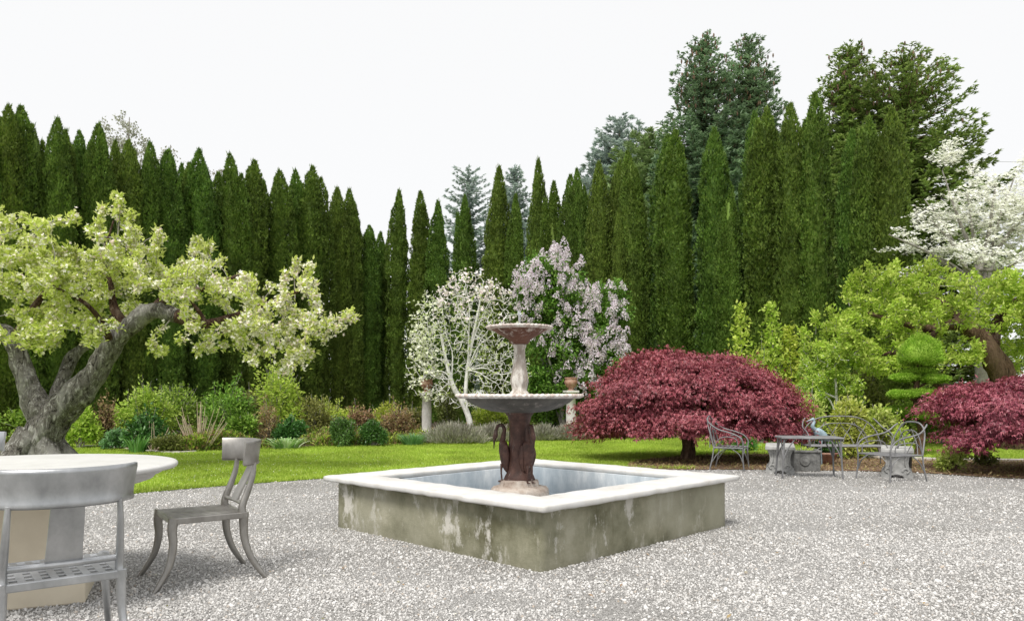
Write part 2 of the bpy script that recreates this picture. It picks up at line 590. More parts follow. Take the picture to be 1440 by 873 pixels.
# ------------------------------------------------------------------ ground
GRAVEL = [(-16, -8), (16, -8), (16, 9), (9, 9.5), (6.8, 9.85), (5.8, 10.6), (4.5, 10.95), (3, 11.1), (1.5, 11.2), (0, 11), (-1.2, 10.62), (-2.4, 9.95), (-3.4, 9.2), (-4.3, 8.3), (-5.1, 7.1), (-5.8, 5.6), (-6.8, 4.6), (-9, 4), (-16, 4)]
BEDLINE = [(-16, 17.4), (-11, 16.9), (-8.6, 16.4), G(150, 629)[:2], G(240, 637)[:2], G(330, 632.5)[:2], G(450, 628)[:2], G(560, 625.3)[:2], G(700, 620.5)[:2], G(810, 617.8)[:2], (3.5, 19.3), (7, 19), (11, 18.5), (16, 18)]
MULCH = [(1.75, 11.0), (1.9, 12.0), (2.5, 13.0), (3.5, 13.7), (4.8, 14), (5.9, 13.6), (6.6, 12.9), (8, 12.55), (16, 12.2), (16, 9), (9, 9.5), (6.8, 9.85), (5.8, 10.6), (4.5, 10.95), (3, 11.1)]


def smooth_poly(pts, k=6):
    pts = np.asarray([tuple(p) for p in pts], float)
    return [tuple(p) for p in catmull(pts, (len(pts) - 1) * k + 1)]


grav_edge = smooth_poly(GRAVEL[2:])
bed_edge = smooth_poly(BEDLINE)
GRAVEL_P = GRAVEL[:2] + grav_edge
LAWN_P = list(reversed(grav_edge)) + list(reversed(bed_edge))
mul_back = smooth_poly(MULCH[:9])
MULCH_P = mul_back + [(16, 9)] + [p for p in grav_edge if p[0] > 3.0 and p[0] < 15.9]
BED_P = bed_edge + [(16, 34), (-16, 34)]

kind(sheet([(-400, -150), (400, -150), (400, 600), (-400, 600)], -.012).build('ground', M['ground']), 'structure')
kind(sheet(GRAVEL_P, 0.0).build('gravel_court', M['gravel']), 'structure')
kind(sheet(LAWN_P, -.002 + .006).build('lawn', M['turf']), 'structure')
kind(sheet(BED_P, -.004).build('garden_bed', M['soil']), 'structure')
kind(sheet(MULCH_P, .009).build('mulch_bed', M['mulch']), 'structure')

POOLC = np.array([.17, 6.25])
R45 = math.radians(45.6)


def in_pool(X, Y, h):
    c, s = math.cos(-R45), math.sin(-R45)
    x, y = X - POOLC[0], Y - POOLC[1]
    return (np.abs(c * x - s * y) < h) & (np.abs(s * x + c * y) < h)


def gravel_stones():
    rng = np.random.default_rng(5)
    bm = bmesh.new()
    bmesh.ops.create_icosphere(bm, subdivisions=1, radius=1)
    bm.verts.index_update()
    V0 = np.array([v.co[:] for v in bm.verts])
    F0 = np.array([[v.index for v in f.verts] for f in bm.faces])
    bm.free()
    pts = []
    for y0, y1, dens in ((2.2, 3.4, 7500), (3.4, 4.4, 5200), (4.4, 6, 3000), (6, 8.5, 1300), (8.5, 11.3, 500)):
        half = y1 * .72 + .5
        n = int((y1 - y0) * 2 * half * dens)
        X = rng.uniform(-half, half, n)
        Y = rng.uniform(y0, y1, n)
        k = inside(GRAVEL_P, X, Y) & ~in_pool(X, Y, 1.16) & (np.abs(X) < Y * .72 + .4)
        pts.append(np.stack([X[k], Y[k], np.full(k.sum(), (y0 + y1) / 2)], 1))
    pts = np.concatenate(pts)
    nz = np.array([mnoise.noise(Vector((x * .9, y * .9, 3))) + .5 * mnoise.noise(Vector((x * 2.6, y * 2.6, 8))) for x, y, _ in pts])
    pts = pts[nz + rng.uniform(-.1, .6, len(pts)) > -.36]
    n = len(pts)
    s = rng.gamma(4, .0009, n) + .0013
    s = np.clip(s * (1 + .03 * pts[:, 1]), .0025, .016)
    sc = s[:, None] * rng.uniform(.65, 1.25, (n, 3)) * np.array([1, 1, .75])
    Q = rng.normal(size=(n, 4))
    Q /= np.linalg.norm(Q, axis=1)[:, None]
    w, x, y, z = Q.T
    R = np.stack([1 - 2 * (y * y + z * z), 2 * (x * y - z * w), 2 * (x * z + y * w), 2 * (x * y + z * w), 1 - 2 * (x * x + z * z), 2 * (y * z - x * w), 2 * (x * z - y * w), 2 * (y * z + x * w), 1 - 2 * (x * x + y * y)], 1).reshape(n, 3, 3)
    V = V0[None] * rng.uniform(.75, 1.2, (n, 12, 1)) * sc[:, None]
    V = np.einsum('nij,nkj->nki', R, V)
    V[..., 0] += pts[:, None, 0]
    V[..., 1] += pts[:, None, 1]
    V[..., 2] += (s * .35)[:, None]
    Fc = (np.arange(n)[:, None, None] * 12 + F0[None]).reshape(-1, 3)
    kind(MB().add(V.reshape(-1, 3), Fc, 0, False).build('gravel', M['stone_chip']), 'stuff')


gravel_stones()


def grass_blades():
    rng = np.random.default_rng(6)
    X = rng.uniform(-11, 12, 620000)
    Y = rng.uniform(7, 20.5, 620000)
    k = inside(LAWN_P, X, Y) & ~inside(MULCH_P, X, Y) & (np.abs(X) < Y * .72 + .3) & (rng.random(len(X)) < np.clip(11 / Y, .45, 1))
    X, Y = X[k], Y[k]
    n = len(X)
    B = np.stack([X, Y, np.full(n, .003)], 1)
    D = unit(np.stack([rng.normal(0, .4, n), rng.normal(0, .4, n), np.ones(n)], 1))
    S = unit(np.cross(D, rng.normal(size=(n, 3))))
    L = rng.uniform(.025, .055, n)[:, None]
    W = rng.uniform(.005, .010, n)[:, None]
    V = np.stack([B - S * W, B + S * W, B + D * L], 1).reshape(-1, 3)
    mb = MB().add(V, np.arange(n * 3).reshape(n, 3), 0, False)
    # longer ragged blades along the gravel edge
    E = np.array(grav_edge)
    E = E[(E[:, 0] < 3.0) & (E[:, 0] > -7)]
    n = 7000
    i = rng.integers(0, len(E) - 1, n)
    t = rng.random((n, 1))
    p = E[i] * (1 - t) + E[i + 1] * t + rng.normal(0, .035, (n, 2)) + np.array([0, .03])
    B = np.column_stack([p, np.full(n, .003)])
    leaves(mb, B, rdir(rng, n, (0, 0, 1.6), .6), rdir(rng, n), rng.uniform(.03, .08, n), .008)
    kind(mb.build('grass', M['grass']), 'stuff')


grass_blades()


def edging(name, label, pts, w, h, seed):
    rng = random.Random(seed)
    pts = catmull(np.array([list(p)[:2] + [0] for p in pts]), 60)
    mb = MB()
    i = 0
    d = np.r_[0, np.cumsum(np.linalg.norm(np.diff(pts, axis=0), axis=1))]
    s = 0
    while s < d[-1] - .1:
        L = rng.uniform(.28, .5)
        a = np.array([np.interp(s, d, pts[:, k]) for k in range(3)])
        b = np.array([np.interp(min(s + L, d[-1]), d, pts[:, k]) for k in range(3)])
        ang = math.atan2(b[1] - a[1], b[0] - a[0])
        box(mb, (a + b) / 2 + np.array([0, 0, h / 2 - .01]), (np.linalg.norm(b - a) - .012, w * rng.uniform(.85, 1.1), h * rng.uniform(.9, 1.15)), .012, rot=Matrix.Rotation(ang + rng.uniform(-.03, .03), 3, 'Z'))
        s += L
    tag(mb.build(name, M['edge_stone']), label, 'edging')


edging('stone_edging', 'low stone edging between the mulch bed and the strip of lawn behind the right maple', [(6.3, 13.1), (6.9, 12.75), (8, 12.5), (10, 12.4), (13, 12.25)], .12, .06, 1)
edging('stone_edging', 'thin pale edging strip where the lawn meets the flower bed behind the table', [G(118, 628), G(150, 629), G(190, 633), G(240, 637.5), G(275, 636)], .10, .05, 2)

# ------------------------------------------------------------------ pool and fountain
pool = thing('pool', 'square raised concrete pool with broad white coping, standing on the gravel court', 'pool', (POOLC[0], POOLC[1], 0), R45)
square_ring(1.155, .93, -.03, .392, .004, 48, .006, 5).build('wall', M['wall'], pool)
square_ring(.927, .90, -.02, .390, .003, 40, .004, 4).build('lining', M['pool'], pool)
square_ring(1.245, .912, .388, .432, .012, 56, .005, 11).build('coping', M['coping'], pool)
mbf = MB()
box(mbf, (0, 0, .02), (1.84, 1.84, .04))
mbf.build('basin_floor', M['pool'], pool)
wm = MB()
g = np.linspace(-.9, .9, 3)
wm.add([(-.9, -.9, .15), (.9, -.9, .15), (.9, .9, .15), (-.9, .9, .15)], [[0, 1, 2, 3]], 0, False)
wo = wm.build('water', M['water'], None, (POOLC[0], POOLC[1], 0), R45)
kind(wo, 'structure')

fx, fy = (730.5 - 720) / F * 6.25, 6.25
fnt = thing('fountain', 'two tiered rusty cast iron fountain with herons round its pedestal, standing in the pool', 'fountain', (fx, fy, .04))
zo = -.04   # child heights are given above the ground


def rough_lathe(prof, n, amp, s, seed=0):
    mb = MB()
    lathe(mb, prof, n)
    V = mb.v[0]
    for i, p in enumerate(V):
        d = n3(p, s, seed) * amp
        V[i] = p + np.array([p[0], p[1], 0]) / (np.hypot(p[0], p[1]) + 1e-6) * d + np.array([0, 0, d * .6])
    return mb


rough_lathe([(.245, .0), (.25, .10), (.252, .22), (.250, .30), (.243, .322), (.225, .338), (.19, .343), (.168, .347), (.166, .375), (.158, .392), (.13, .40), (.11, .40)], 64, .008, 14).build('base', M['base_stone'], fnt)
lathe(MB(), [(.13, .395), (.132, .405), (.122, .43), (.105, .46), (.10, .50), (.098, .60), (.092, .68), (.086, .74), (.084, .82), (.086, .88), (.10, .93), (.12, .955), (.124, .965), (.12, .975)], 40,
      fn=lambda R, Z, a: (R * (1 + .025 * np.cos(12 * a) * ((Z > .5) & (Z < .9))), Z)).build('pedestal', M['iron'], fnt)


def scallop(amp, k, zlo):
    def f(R, Z, a):
        e = np.clip((R - zlo) / .05, 0, 1)
        return R * (1 + amp * e * np.cos(k * a)), Z + e * .004 * np.cos(k * a)
    return f


# lower bowl: body, then limed rim
lathe(MB(), [(.10, .965), (.13, .962), (.24, .975), (.34, 1.005), (.42, 1.045), (.465, 1.085), (.475, 1.098), (.45, 1.10), (.30, 1.07), (.1, 1.06)], 96).build('lower_bowl', M['bowl_low'], fnt)
rim = [(.452, 1.085), (.478, 1.082), (.515, 1.085), (.535, 1.094), (.538, 1.106), (.528, 1.116), (.50, 1.118), (.46, 1.108), (.445, 1.098)]
lb = lathe(MB(), rim, 288, fn=scallop(.012, 72, .47), cap=False).build('rim', M['rim'], bpy.data.objects['lower_bowl'])
lathe(MB(), [(.085, 1.06), (.09, 1.08), (.088, 1.12), (.075, 1.135), (.062, 1.15), (.066, 1.19), (.074, 1.22), (.070, 1.27), (.058, 1.33), (.049, 1.40), (.045, 1.47), (.047, 1.50), (.056, 1.515), (.058, 1.53), (.05, 1.545)], 60,
      fn=lambda R, Z, a: (R * (1 + .05 * np.cos(10 * a) * ((Z > 1.16) & (Z < 1.48))), Z)).build('stem', M['stem'], fnt)
lathe(MB(), [(.045, 1.535), (.07, 1.54), (.085, 1.555), (.09, 1.575), (.13, 1.60), (.19, 1.632), (.235, 1.662), (.25, 1.674), (.235, 1.675), (.15, 1.65), (.05, 1.64)], 96,
      fn=lambda R, Z, a: (R * (1 + .02 * np.cos(24 * a) * (R > .1)), Z)).build('upper_bowl', M['bowl_high'], fnt)
lathe(MB(), [(.238, 1.66), (.255, 1.660), (.275, 1.668), (.283, 1.676), (.282, 1.685), (.27, 1.690), (.25, 1.684), (.235, 1.676)], 240, fn=scallop(.012, 48, .25), cap=False).build('rim', M['rim'], bpy.data.objects['upper_bowl'])
mb = MB()
lathe(mb, [(.016, 1.64), (.018, 1.69), (.012, 1.71)], 12)
mb.build('nozzle', M['stem'], bpy.data.objects['upper_bowl'])
mb = MB()
for a in range(5):
    an = a * 1.257
    tube(mb, catmull([(0, 0, 1.705), (.004 * math.cos(an), .004 * math.sin(an), 1.76), (.012 * math.cos(an), .012 * math.sin(an), 1.80 + .012 * (a % 3)), (.018 * math.cos(an), .018 * math.sin(an), 1.785)], 8), [.006, .007, .007, .006, .006, .005, .004, .003], 6)
mb.build('water_jet', M['jet'], fnt)


def heron_mesh():
    mb = MB()
    # +X is outward; body leans against the pedestal
    body = catmull([(.145, 0, .735), (.138, 0, .70), (.13, 0, .64), (.125, 0, .57), (.115, 0, .50), (.10, 0, .455)], 14)
    tube(mb, body, np.interp(np.linspace(0, 1, 14), [0, .15, .4, .7, 1], [.018, .042, .056, .042, .008]), 14, squash=(.8, 1.0))
    neck = catmull([(.145, 0, .715), (.135, 0, .77), (.128, 0, .82), (.148, 0, .855), (.180, 0, .85), (.198, 0, .81), (.203, 0, .765)], 22)
    tube(mb, neck, np.interp(np.linspace(0, 1, 22), [0, .3, .8, 1], [.026, .016, .013, .02]), 10)
    head = catmull([(.198, 0, .79), (.207, 0, .755), (.212, 0, .73), (.215, 0, .69), (.216, 0, .655)], 10)
    tube(mb, head, [.012, .019, .02, .016, .012, .009, .007, .005, .004, .002], 8)
    for s in (-1, 1):
        tube(mb, catmull([(.15, .018 * s, .53), (.155, .02 * s, .47), (.150, .02 * s, .41), (.152, .021 * s, .385)], 8), [.012, .009, .007, .006, .0065, .006, .006, .007], 8)
        for t in (-.4, 0, .4):
            tube(mb, [(.15, .021 * s, .39), (.15 + .03 * math.cos(t), .021 * s + .03 * math.sin(t), .384)], [.005, .003], 6)
        wing = catmull([(.12, .045 * s, .69), (.118, .055 * s, .62), (.112, .045 * s, .53), (.10, .018 * s, .46)], 10)
        tube(mb, wing, np.interp(np.linspace(0, 1, 10), [0, .4, 1], [.018, .032, .005]), 8, squash=(1, .45))
    return mb


hm = None
for ang in (183, 303, 63):
    if hm is None:
        hm = heron_mesh().build('heron', M['iron'], fnt)
        h = hm
    else:
        h = hm.copy()
        COL.objects.link(h)
        h.parent = fnt
    h.rotation_euler = (0, 0, math.radians(ang))
    h.scale = (1.0, 1.15, 1)
for ch in [o for o in bpy.data.objects if o.parent == fnt]:
    ch.location.z = zo

# ------------------------------------------------------------------ klismos chairs and table
def klismos(name, label, mat, loc, face):
    """face: direction (x, y) the sitter looks; local +Y is forward"""
    rz = math.atan2(face[1], face[0]) - math.pi / 2
    t = thing(name, label, 'chair', loc, rz, 'curved cast metal chairs round the white table')
    H = .405
    # seat: pierced slab, bars in both directions over a shallow tray
    mb = MB()
    W, D = .40, .40
    nx, ny = 8, 7
    for i in range(nx):
        x = -W / 2 + .012 + (W - .024) * i / (nx - 1)
        box(mb, (x, 0, H - .008), (.027, D, .011), .002)
    for j in range(ny):
        y = -D / 2 + .012 + (D - .024) * j / (ny - 1)
        box(mb, (0, y, H - .012), (W, .021, .011), .002)
    mb.build('seat', mat, t)
    mb = MB()
    for s in (-1, 1):
        box(mb, (s * (W / 2 + .008), 0, H - .018), (.022, D + .03, .036), .005)
        box(mb, (0, s * (D / 2 + .004), H - .019), (W - .008, .022, .034), .005)
    mb.build('seat_frame', mat, t)
    for s in (-1, 1):
        f = MB()
        pth = catmull([(s * .205, .195, H - .002), (s * .208, .205, .34), (s * .212, .20, .25), (s * .222, .222, .14), (s * .236, .27, .05), (s * .245, .305, 0)], 16)
        tube(f, pth, np.linspace(.029, .012, 16), 10, squash=(.75, 1.05))
        f.build('leg', mat, t)
        f = MB()
        pth = catmull([(s * .20, -.195, H - .002), (s * .20, -.195, .34), (s * .203, -.20, .24), (s * .212, -.235, .13), (s * .225, -.285, .045), (s * .232, -.32, 0)], 16)
        tube(f, pth, np.linspace(.029, .012, 16), 10, squash=(.75, 1.05))
        f.build('leg', mat, t)
        f = MB()
        pth = catmull([(s * .198, -.19, H - .02), (s * .196, -.188, .44), (s * .192, -.222, .53), (s * .188, -.252, .62), (s * .183, -.262, .697)], 16)
        tube(f, pth, np.linspace(.023, .013, 16), 10, squash=(.8, 1.1))
        f.build('back_post', mat, t)
    # splat: flat curved board
    mb = MB()
    prof = catmull([(0, -.195, .455), (0, -.225, .52), (0, -.272, .61), (0, -.312, .695)], 10)
    V, q = [], []
    for i, p in enumerate(prof):
        w = .064 - .008 * i / 9
        for (dx, dy) in ((-w, -.006), (w, -.006), (w, .006), (-w, .006)):
            V.append((dx, p[1] + dy, p[2]))
    for i in range(9):
        for j in range(4):
            q.append([i * 4 + j, i * 4 + (j + 1) % 4, i * 4 + 4 + (j + 1) % 4, i * 4 + 4 + j])
    q += [[3, 2, 1, 0], [36, 37, 38, 39]]
    mb.add(V, q, 0, False)
    mb.build('splat', mat, t)
    mb = MB()
    tube(mb, catmull([(-.19, -.192, .452), (0, -.205, .452), (.19, -.192, .452)], 9), .013, 8)
    mb.build('crossbar', mat, t)
    # top rail: deep curved board with a rolled lower edge
    mb = MB()
    n = 28
    th = np.linspace(-math.radians(64), math.radians(64), n)
    R0 = .265
    sec = [(.0, .690), (.012, .684), (.016, .694), (.009, .705), (.009, .76), (.012, .815), (.010, .83), (.0, .833), (-.006, .825), (-.004, .76), (-.004, .70)]
    V = np.zeros((n, len(sec), 3))
    for i, a in enumerate(th):
        for j, (d, z) in enumerate(sec):
            r = R0 + d + (z - .69) * .12
            V[i, j] = (r * math.sin(a), -.07 - r * math.cos(a) * .95, z)
    k = len(sec)
    i = np.arange(n - 1)[:, None] * k
    j = np.arange(k)[None]
    q = np.stack([i + j, i + (j + 1) % k, i + k + (j + 1) % k, i + k + j], -1).reshape(-1, 4)
    mb.add(V.reshape(-1, 3), q)
    mb.add(V[0], [list(range(k))], 0, False)
    mb.add(V[-1], [list(range(k))[::-1]], 0, False)
    mb.build('top_rail', mat, t)
    return t


klismos('metal_chair', 'bright silver chair seen from behind, standing nearest the camera at the white table', M['alu'], (-1.86, 3.02, 0), (-.62, .78))
klismos('metal_chair', 'dull brown grey chair standing alone on the gravel between the table and the pool', M['alu_dull'], (-1.89, 4.50, 0), (-.81, -.58))
klismos('metal_chair', 'pale chair at the far side of the white table, only its top rail showing', M['alu'], (-3.93, 5.30, 0), (.6, -.8))

tb = thing('garden_table', 'round white garden table with moulded edge on a square cream plinth, beside the chairs', 'table', (-2.72, 4.06, 0))
lathe(MB(), [(.0, .612), (.58, .612), (.64, .618), (.675, .63), (.69, .646), (.695, .658), (.72, .662), (.735, .672), (.742, .682), (.775, .686), (.80, .692), (.81, .703), (.808, .714), (.80, .721), (.785, .724), (.4, .7245), (.0, .7245)], 96, cap=False).build('tabletop', M['table_white'], tb)
mb = MB()
rt = Matrix.Rotation(.42, 3, 'Z')
box(mb, (0, 0, .40), (.44, .40, .51), .012, rot=rt)
mb.build('pedestal', M['table_base'], tb)
mb = MB()
box(mb, (0, 0, .0725), (.72, .60, .145), .01, rot=rt)
mb.build('plinth', M['table_base'], tb)

# ------------------------------------------------------------------ twig metal furniture
def bent_seat(name, label, cat, w, d, loc, face, arch=.80, seatz=.335, group=None):
    rz = math.atan2(face[1], face[0]) - math.pi / 2
    t = thing(name, label, cat, loc, rz, group)
    m = M['bent']
    hw, hd = w / 2, d / 2
    mb = MB()
    ns = 7
    for i in range(ns):
        y = -hd + .02 + (d - .04) * i / (ns - 1)
        tube(mb, [(-hw, y, seatz), (hw, y, seatz)], .011, 6)
    for s in (-1, 1):
        tube(mb, [(s * hw, -hd, seatz), (s * hw, hd, seatz)], .013, 6)
    mb.build('seat', m, t)
    for s in (-1, 1):
        f = MB()
        tube(f, catmull([(s * (hw + .015), hd + .02, 0), (s * (hw + .005), hd, .18), (s * hw, hd, seatz)], 8), [.010, .010, .0105, .011, .011, .011, .011, .011], 8)
        tube(f, catmull([(s * hw, hd - .005, .13), (s * hw, hd - .05, .24), (s * hw, hd - .16, seatz - .01)], 8), 0.0075, 6)
        tube(f, catmull([(s * hw, hd, .13), (s * (hw - .05), hd, .24), (s * (hw - .17), hd, seatz - .01)], 8), 0.0075, 6)
        f.build('leg', m, t)
        f = MB()
        tube(f, catmull([(s * (hw + .01), -hd - .06, 0), (s * hw, -hd - .02, .18), (s * hw, -hd, seatz)], 8), .0105, 8)
        tube(f, catmull([(s * hw, -hd - .02, .13), (s * hw, -hd + .05, .24), (s * hw, -hd + .16, seatz - .01)], 8), 0.0075, 6)
        f.build('leg', m, t)
        f = MB()
        tube(f, catmull([(s * hw, hd, seatz), (s * (hw + .01), hd + .005, .42), (s * (hw + .015), hd - .05, .50), (s * (hw + .01), hd - .17, .555), (s * hw, -hd + .06, .61), (s * hw * .93, -hd - .07, .70), (s * hw * .86, -hd - .11, arch - .03)], 24), 0.0105, 8)
        tube(f, catmull([(s * hw, -hd, seatz), (s * (hw + .006), -hd + .05, .44), (s * (hw + .01), -hd + .16, .50), (s * (hw + .01), hd - .1, .47), (s * hw, hd - .07, seatz)], 16), 0.0075, 6)
        f.build('arm', m, t)
    f = MB()
    n = 25
    u = np.linspace(-1, 1, n)
    tube(f, np.stack([u * hw, -hd - .11 + .11 * u ** 8 + 0 * u, seatz + (arch - seatz) * (1 - np.abs(u) ** 3.2) ** .55], 1), 0.0105, 8)
    tube(f, np.stack([u * hw * .72, np.full(n, -hd - .07), seatz + (arch - .11 - seatz) * (1 - np.abs(u) ** 3) ** .55], 1), 0.0075, 6)
    k = max(2, int(round(w / .28)))
    for i in range(k):
        c = -hw * .72 + (i + .5) * 2 * hw * .72 / k
        for s in (-1, 1):
            tube(f, catmull([(c + s * .09, -hd - .01, seatz), (c + s * .04, -hd - .05, seatz + .13), (c - s * .05, -hd - .085, seatz + .26), (c - s * .10, -hd - .1, arch - .10)], 12), 0.0065, 6)
    f.build('backrest', m, t)
    return t


BG = 'bentwood style metal garden seats by the red maples'
bent_seat('twig_armchair', 'grey twig style metal armchair under the red maple behind the pool', 'chair', .48, .42, (3.30, 11.15, 0), (.9, -.43), arch=.80, group=BG)
bent_seat('twig_settee', 'wide grey metal settee with arched back, behind the small twig table', 'settee', 1.22, .46, (5.22, 11.55, 0), (-.1, -1), arch=.78, seatz=.33, group=BG)
bent_seat('twig_armchair', 'grey twig style metal armchair facing left beside the far right stone bench', 'chair', .55, .52, (4.98, 9.75, 0), (-.95, -.3), arch=.76, group=BG)
tt = thing('twig_table', 'small grey metal table with thin forked legs on the gravel by the stone bench', 'table', (4.03, 10.05, 0), math.radians(-8))
mb = MB()
box(mb, (0, 0, .547), (.78, .42, .018), .005)
for y in (-.21, .21):
    tube(mb, [(-.40, y, .54), (.40, y, .54)], .012, 8)
for x in (-.39, .39):
    tube(mb, [(x, -.21, .54), (x, .21, .54)], .012, 8)
mb.build('tabletop', M['bent'], tt)
for sx in (-1, 1):
    for sy in (-1, 1):
        f = MB()
        tube(f, catmull([(sx * .385, sy * .205, 0), (sx * .37, sy * .195, .28), (sx * .36, sy * .19, .54)], 8), .0125, 8)
        tube(f, catmull([(sx * .375, sy * .2, .24), (sx * .32, sy * .2, .38), (sx * .22, sy * .2, .535)], 8), .009, 6)
        tube(f, catmull([(sx * .375, sy * .2, .24), (sx * .37, sy * .12, .38), (sx * .36, sy * .03, .535)], 8), .009, 6)
        f.build('leg', M['bent'], tt)


def stone_bench(label, loc, rz):
    t = thing('stone_bench', label, 'bench', loc, rz, 'carved stone benches at the gravel edge')
    mb = MB()
    box(mb, (0, 0, .365), (.40, .86, .055), .012)
    mb.build('slab', M['bench_stone'], t)
    for y in (-.29, .29):
        mb = MB()
        # scrolled outline in X/Z, extruded along Y
        half = [(.19, 0), (.195, .035), (.185, .07), (.16, .09), (.145, .13), (.135, .2), (.145, .27), (.165, .315), (.17, .337)]
        left = [(-x, z) for x, z in half]
        notch = [(-.09, 0), (-.06, .035), (0, .05), (.06, .035), (.09, 0)]
        out = half + left[::-1] + notch
        k = len(out)
        V = [(x, y - .07, z) for x, z in out] + [(x, y + .07, z) for x, z in out]
        q = [[i, (i + 1) % k, k + (i + 1) % k, k + i] for i in range(k)] + [list(range(k))[::-1], list(range(k, 2 * k))]
        mb.add(V, q, 0, False)
        ped = mb.build('pedestal', M['bench_stone'], t)
        for s in (-1, 1):      # carved scrolls on the outer faces
            mb = MB()
            for face in (-1, 1):
                a = np.linspace(0, 4.6, 22)
                rr = np.linspace(.055, .012, 22)
                pth = np.stack([s * (.115 - rr * np.cos(a) * .9), np.full(22, y + face * .072), .085 + rr * np.sin(a)], 1)
                tube(mb, pth, .014, 6)
                tube(mb, catmull([(s * .15, y + face * .07, .09), (s * .10, y + face * .072, .18), (s * .11, y + face * .07, .31)], 8), .013, 6)
            mb.build('scroll', M['bench_stone'], ped)
    return t


stone_bench('carved stone bench end nearest the red maple, with scrolled feet', (3.93, 10.85, 0), math.radians(-19.5))
stone_bench('carved stone bench at the right end of the metal seats, with scrolled feet', (5.36, 10.3, 0), math.radians(-27))

pl = thing('stone_planter', 'square dark stone planter box with carved front, between stone bench and settee', 'planter', (4.34, 11.05, 0), math.radians(-12))
mb = MB()
for s in (-1, 1):
    box(mb, (s * .19, 0, .14), (.05, .42, .28), .008)
    box(mb, (0, s * .19, .141), (.33, .05, .278), .008)
box(mb, (0, 0, .1), (.34, .34, .2))
mb.build('box', M['dark_stone'], pl)
mb = MB()
lathe(mb, [(.07, 0), (.075, .008), (.06, .014), (.045, .01), (.03, .02), (.0, .024)], 20, cap=False)
V = mb.v[0]
mb.v[0] = np.stack([V[:, 0], -.215 - V[:, 2], V[:, 1] + .15], 1)
mb.build('carved_rosette', M['dark_stone'], bpy.data.objects['box'])
mb = MB()
for s in (-1, 1):
    box(mb, (s * .20, 0, .29), (.06, .46, .035), .01)
    box(mb, (0, s * .20, .2905), (.34, .06, .034), .01)
mb.build('rim', M['dark_stone'], pl)

dp = thing('dark_pot', 'tall dark square pot tucked behind the right stone bench', 'pot', (5.62, 10.62, 0), math.radians(10))
mb = MB()
k = 4
prof = [(.13, 0), (.15, .34), (.165, .345), (.165, .37), (.14, .37), (.13, .32), (.0, .32)]
lathe(mb, prof, 4, cap=False)
mb.build('pot_body', M['black_pot'], dp)
rp = thing('terracotta_pot', 'low round brown pot holding a dark bushy plant under the settee', 'pot', (5.05, 11.05 + .9, 0))
lathe(MB(), [(.0, .0), (.13, .0), (.19, .16), (.21, .165), (.21, .20), (.185, .20), (.17, .17), (.0, .16)], 32, cap=False).build('pot_body', M['terracotta'], rp)

# bird ornament
bo = thing('bird_ornament', 'pale blue heron shaped garden ornament standing behind the small twig table', 'ornament', (4.93, 11.75 + .1, 0), math.radians(200))
bo.location = tuple(P(1153, 660, 11.8) * np.array([1, 1, 0]))
mb = MB()
tube(mb, catmull([(-.20, 0, .38), (-.08, 0, .44), (.03, 0, .52), (.10, 0, .56)], 12), np.interp(np.linspace(0, 1, 12), [0, .4, .8, 1], [.01, .085, .07, .035]), 12)
tube(mb, catmull([(.09, 0, .56), (.15, 0, .62), (.12, 0, .69), (.14, 0, .73)], 12), np.interp(np.linspace(0, 1, 12), [0, 1], [.035, .022]), 10)
tube(mb, catmull([(.12, 0, .735), (.17, 0, .73), (.27, 0, .70)], 8), [.02, .028, .026, .018, .012, .009, .006, .003], 8)
mb.build('body', M['blue_metal'], bo)
for s in (-1, 1):
    f = MB()
    tube(f, catmull([(-.02, .03 * s, .45), (.0, .03 * s, .25), (-.01, .03 * s, .0)], 8), .010, 6)
    tube(f, [(-.01, .03 * s, .006), (.06, .03 * s, .006)], .006, 6)
    f.build('leg', M['blue_metal'], bo)

# ------------------------------------------------------------------ garden columns and urns
def column(px, base_y, Y, top_y, label, ulabel):
    p = P(px, 557, Y)
    H = P(px, top_y, Y)[2]
    t = thing('garden_column', label, 'column', (p[0], Y, 0), .3, 'stone garden columns in the flower bed')
    mb = MB()
    box(mb, (0, 0, .08), (.36, .36, .16), .012)
    mb.build('base', M['column_stone'], t)
    lathe(MB(), [(.15, .155), (.155, .19), (.13, .21), (.125, .25), (.128, H * .55), (.115, H - .17), (.13, H - .16), (.135, H - .14), (.115, H - .13), (.118, H - .085), (.15, H - .06)], 32,
          fn=lambda R, Z, a: (R * (1 + .025 * np.cos(12 * a) * ((Z > .26) & (Z < H - .18))), Z)).build('shaft', M['column_stone'], t)
    mb = MB()
    box(mb, (0, 0, H - .03), (.33, .33, .06), .012)
    mb.build('capital', M['column_stone'], t)
    u = thing('terracotta_urn', ulabel, 'urn', (p[0], Y, H), 0, 'terracotta urns on the columns')
    lathe(MB(), [(.085, 0), (.09, .02), (.06, .04), (.07, .06), (.13, .11), (.165, .18), (.17, .24), (.15, .29), (.165, .31), (.17, .33), (.14, .335), (.12, .30), (.0, .28)], 32, cap=False).build('bowl', M['terracotta'], u)


column(600, 610, 19.6, 551, 'weathered stone column beside the white twigged magnolia, topped by an urn', 'terracotta urn on the column beside the white twigged magnolia')
column(803, 610, 19.0, 549, 'pale stone column between lilac and red maple, topped by an urn', 'terracotta urn on the column between the lilac and the red maple')

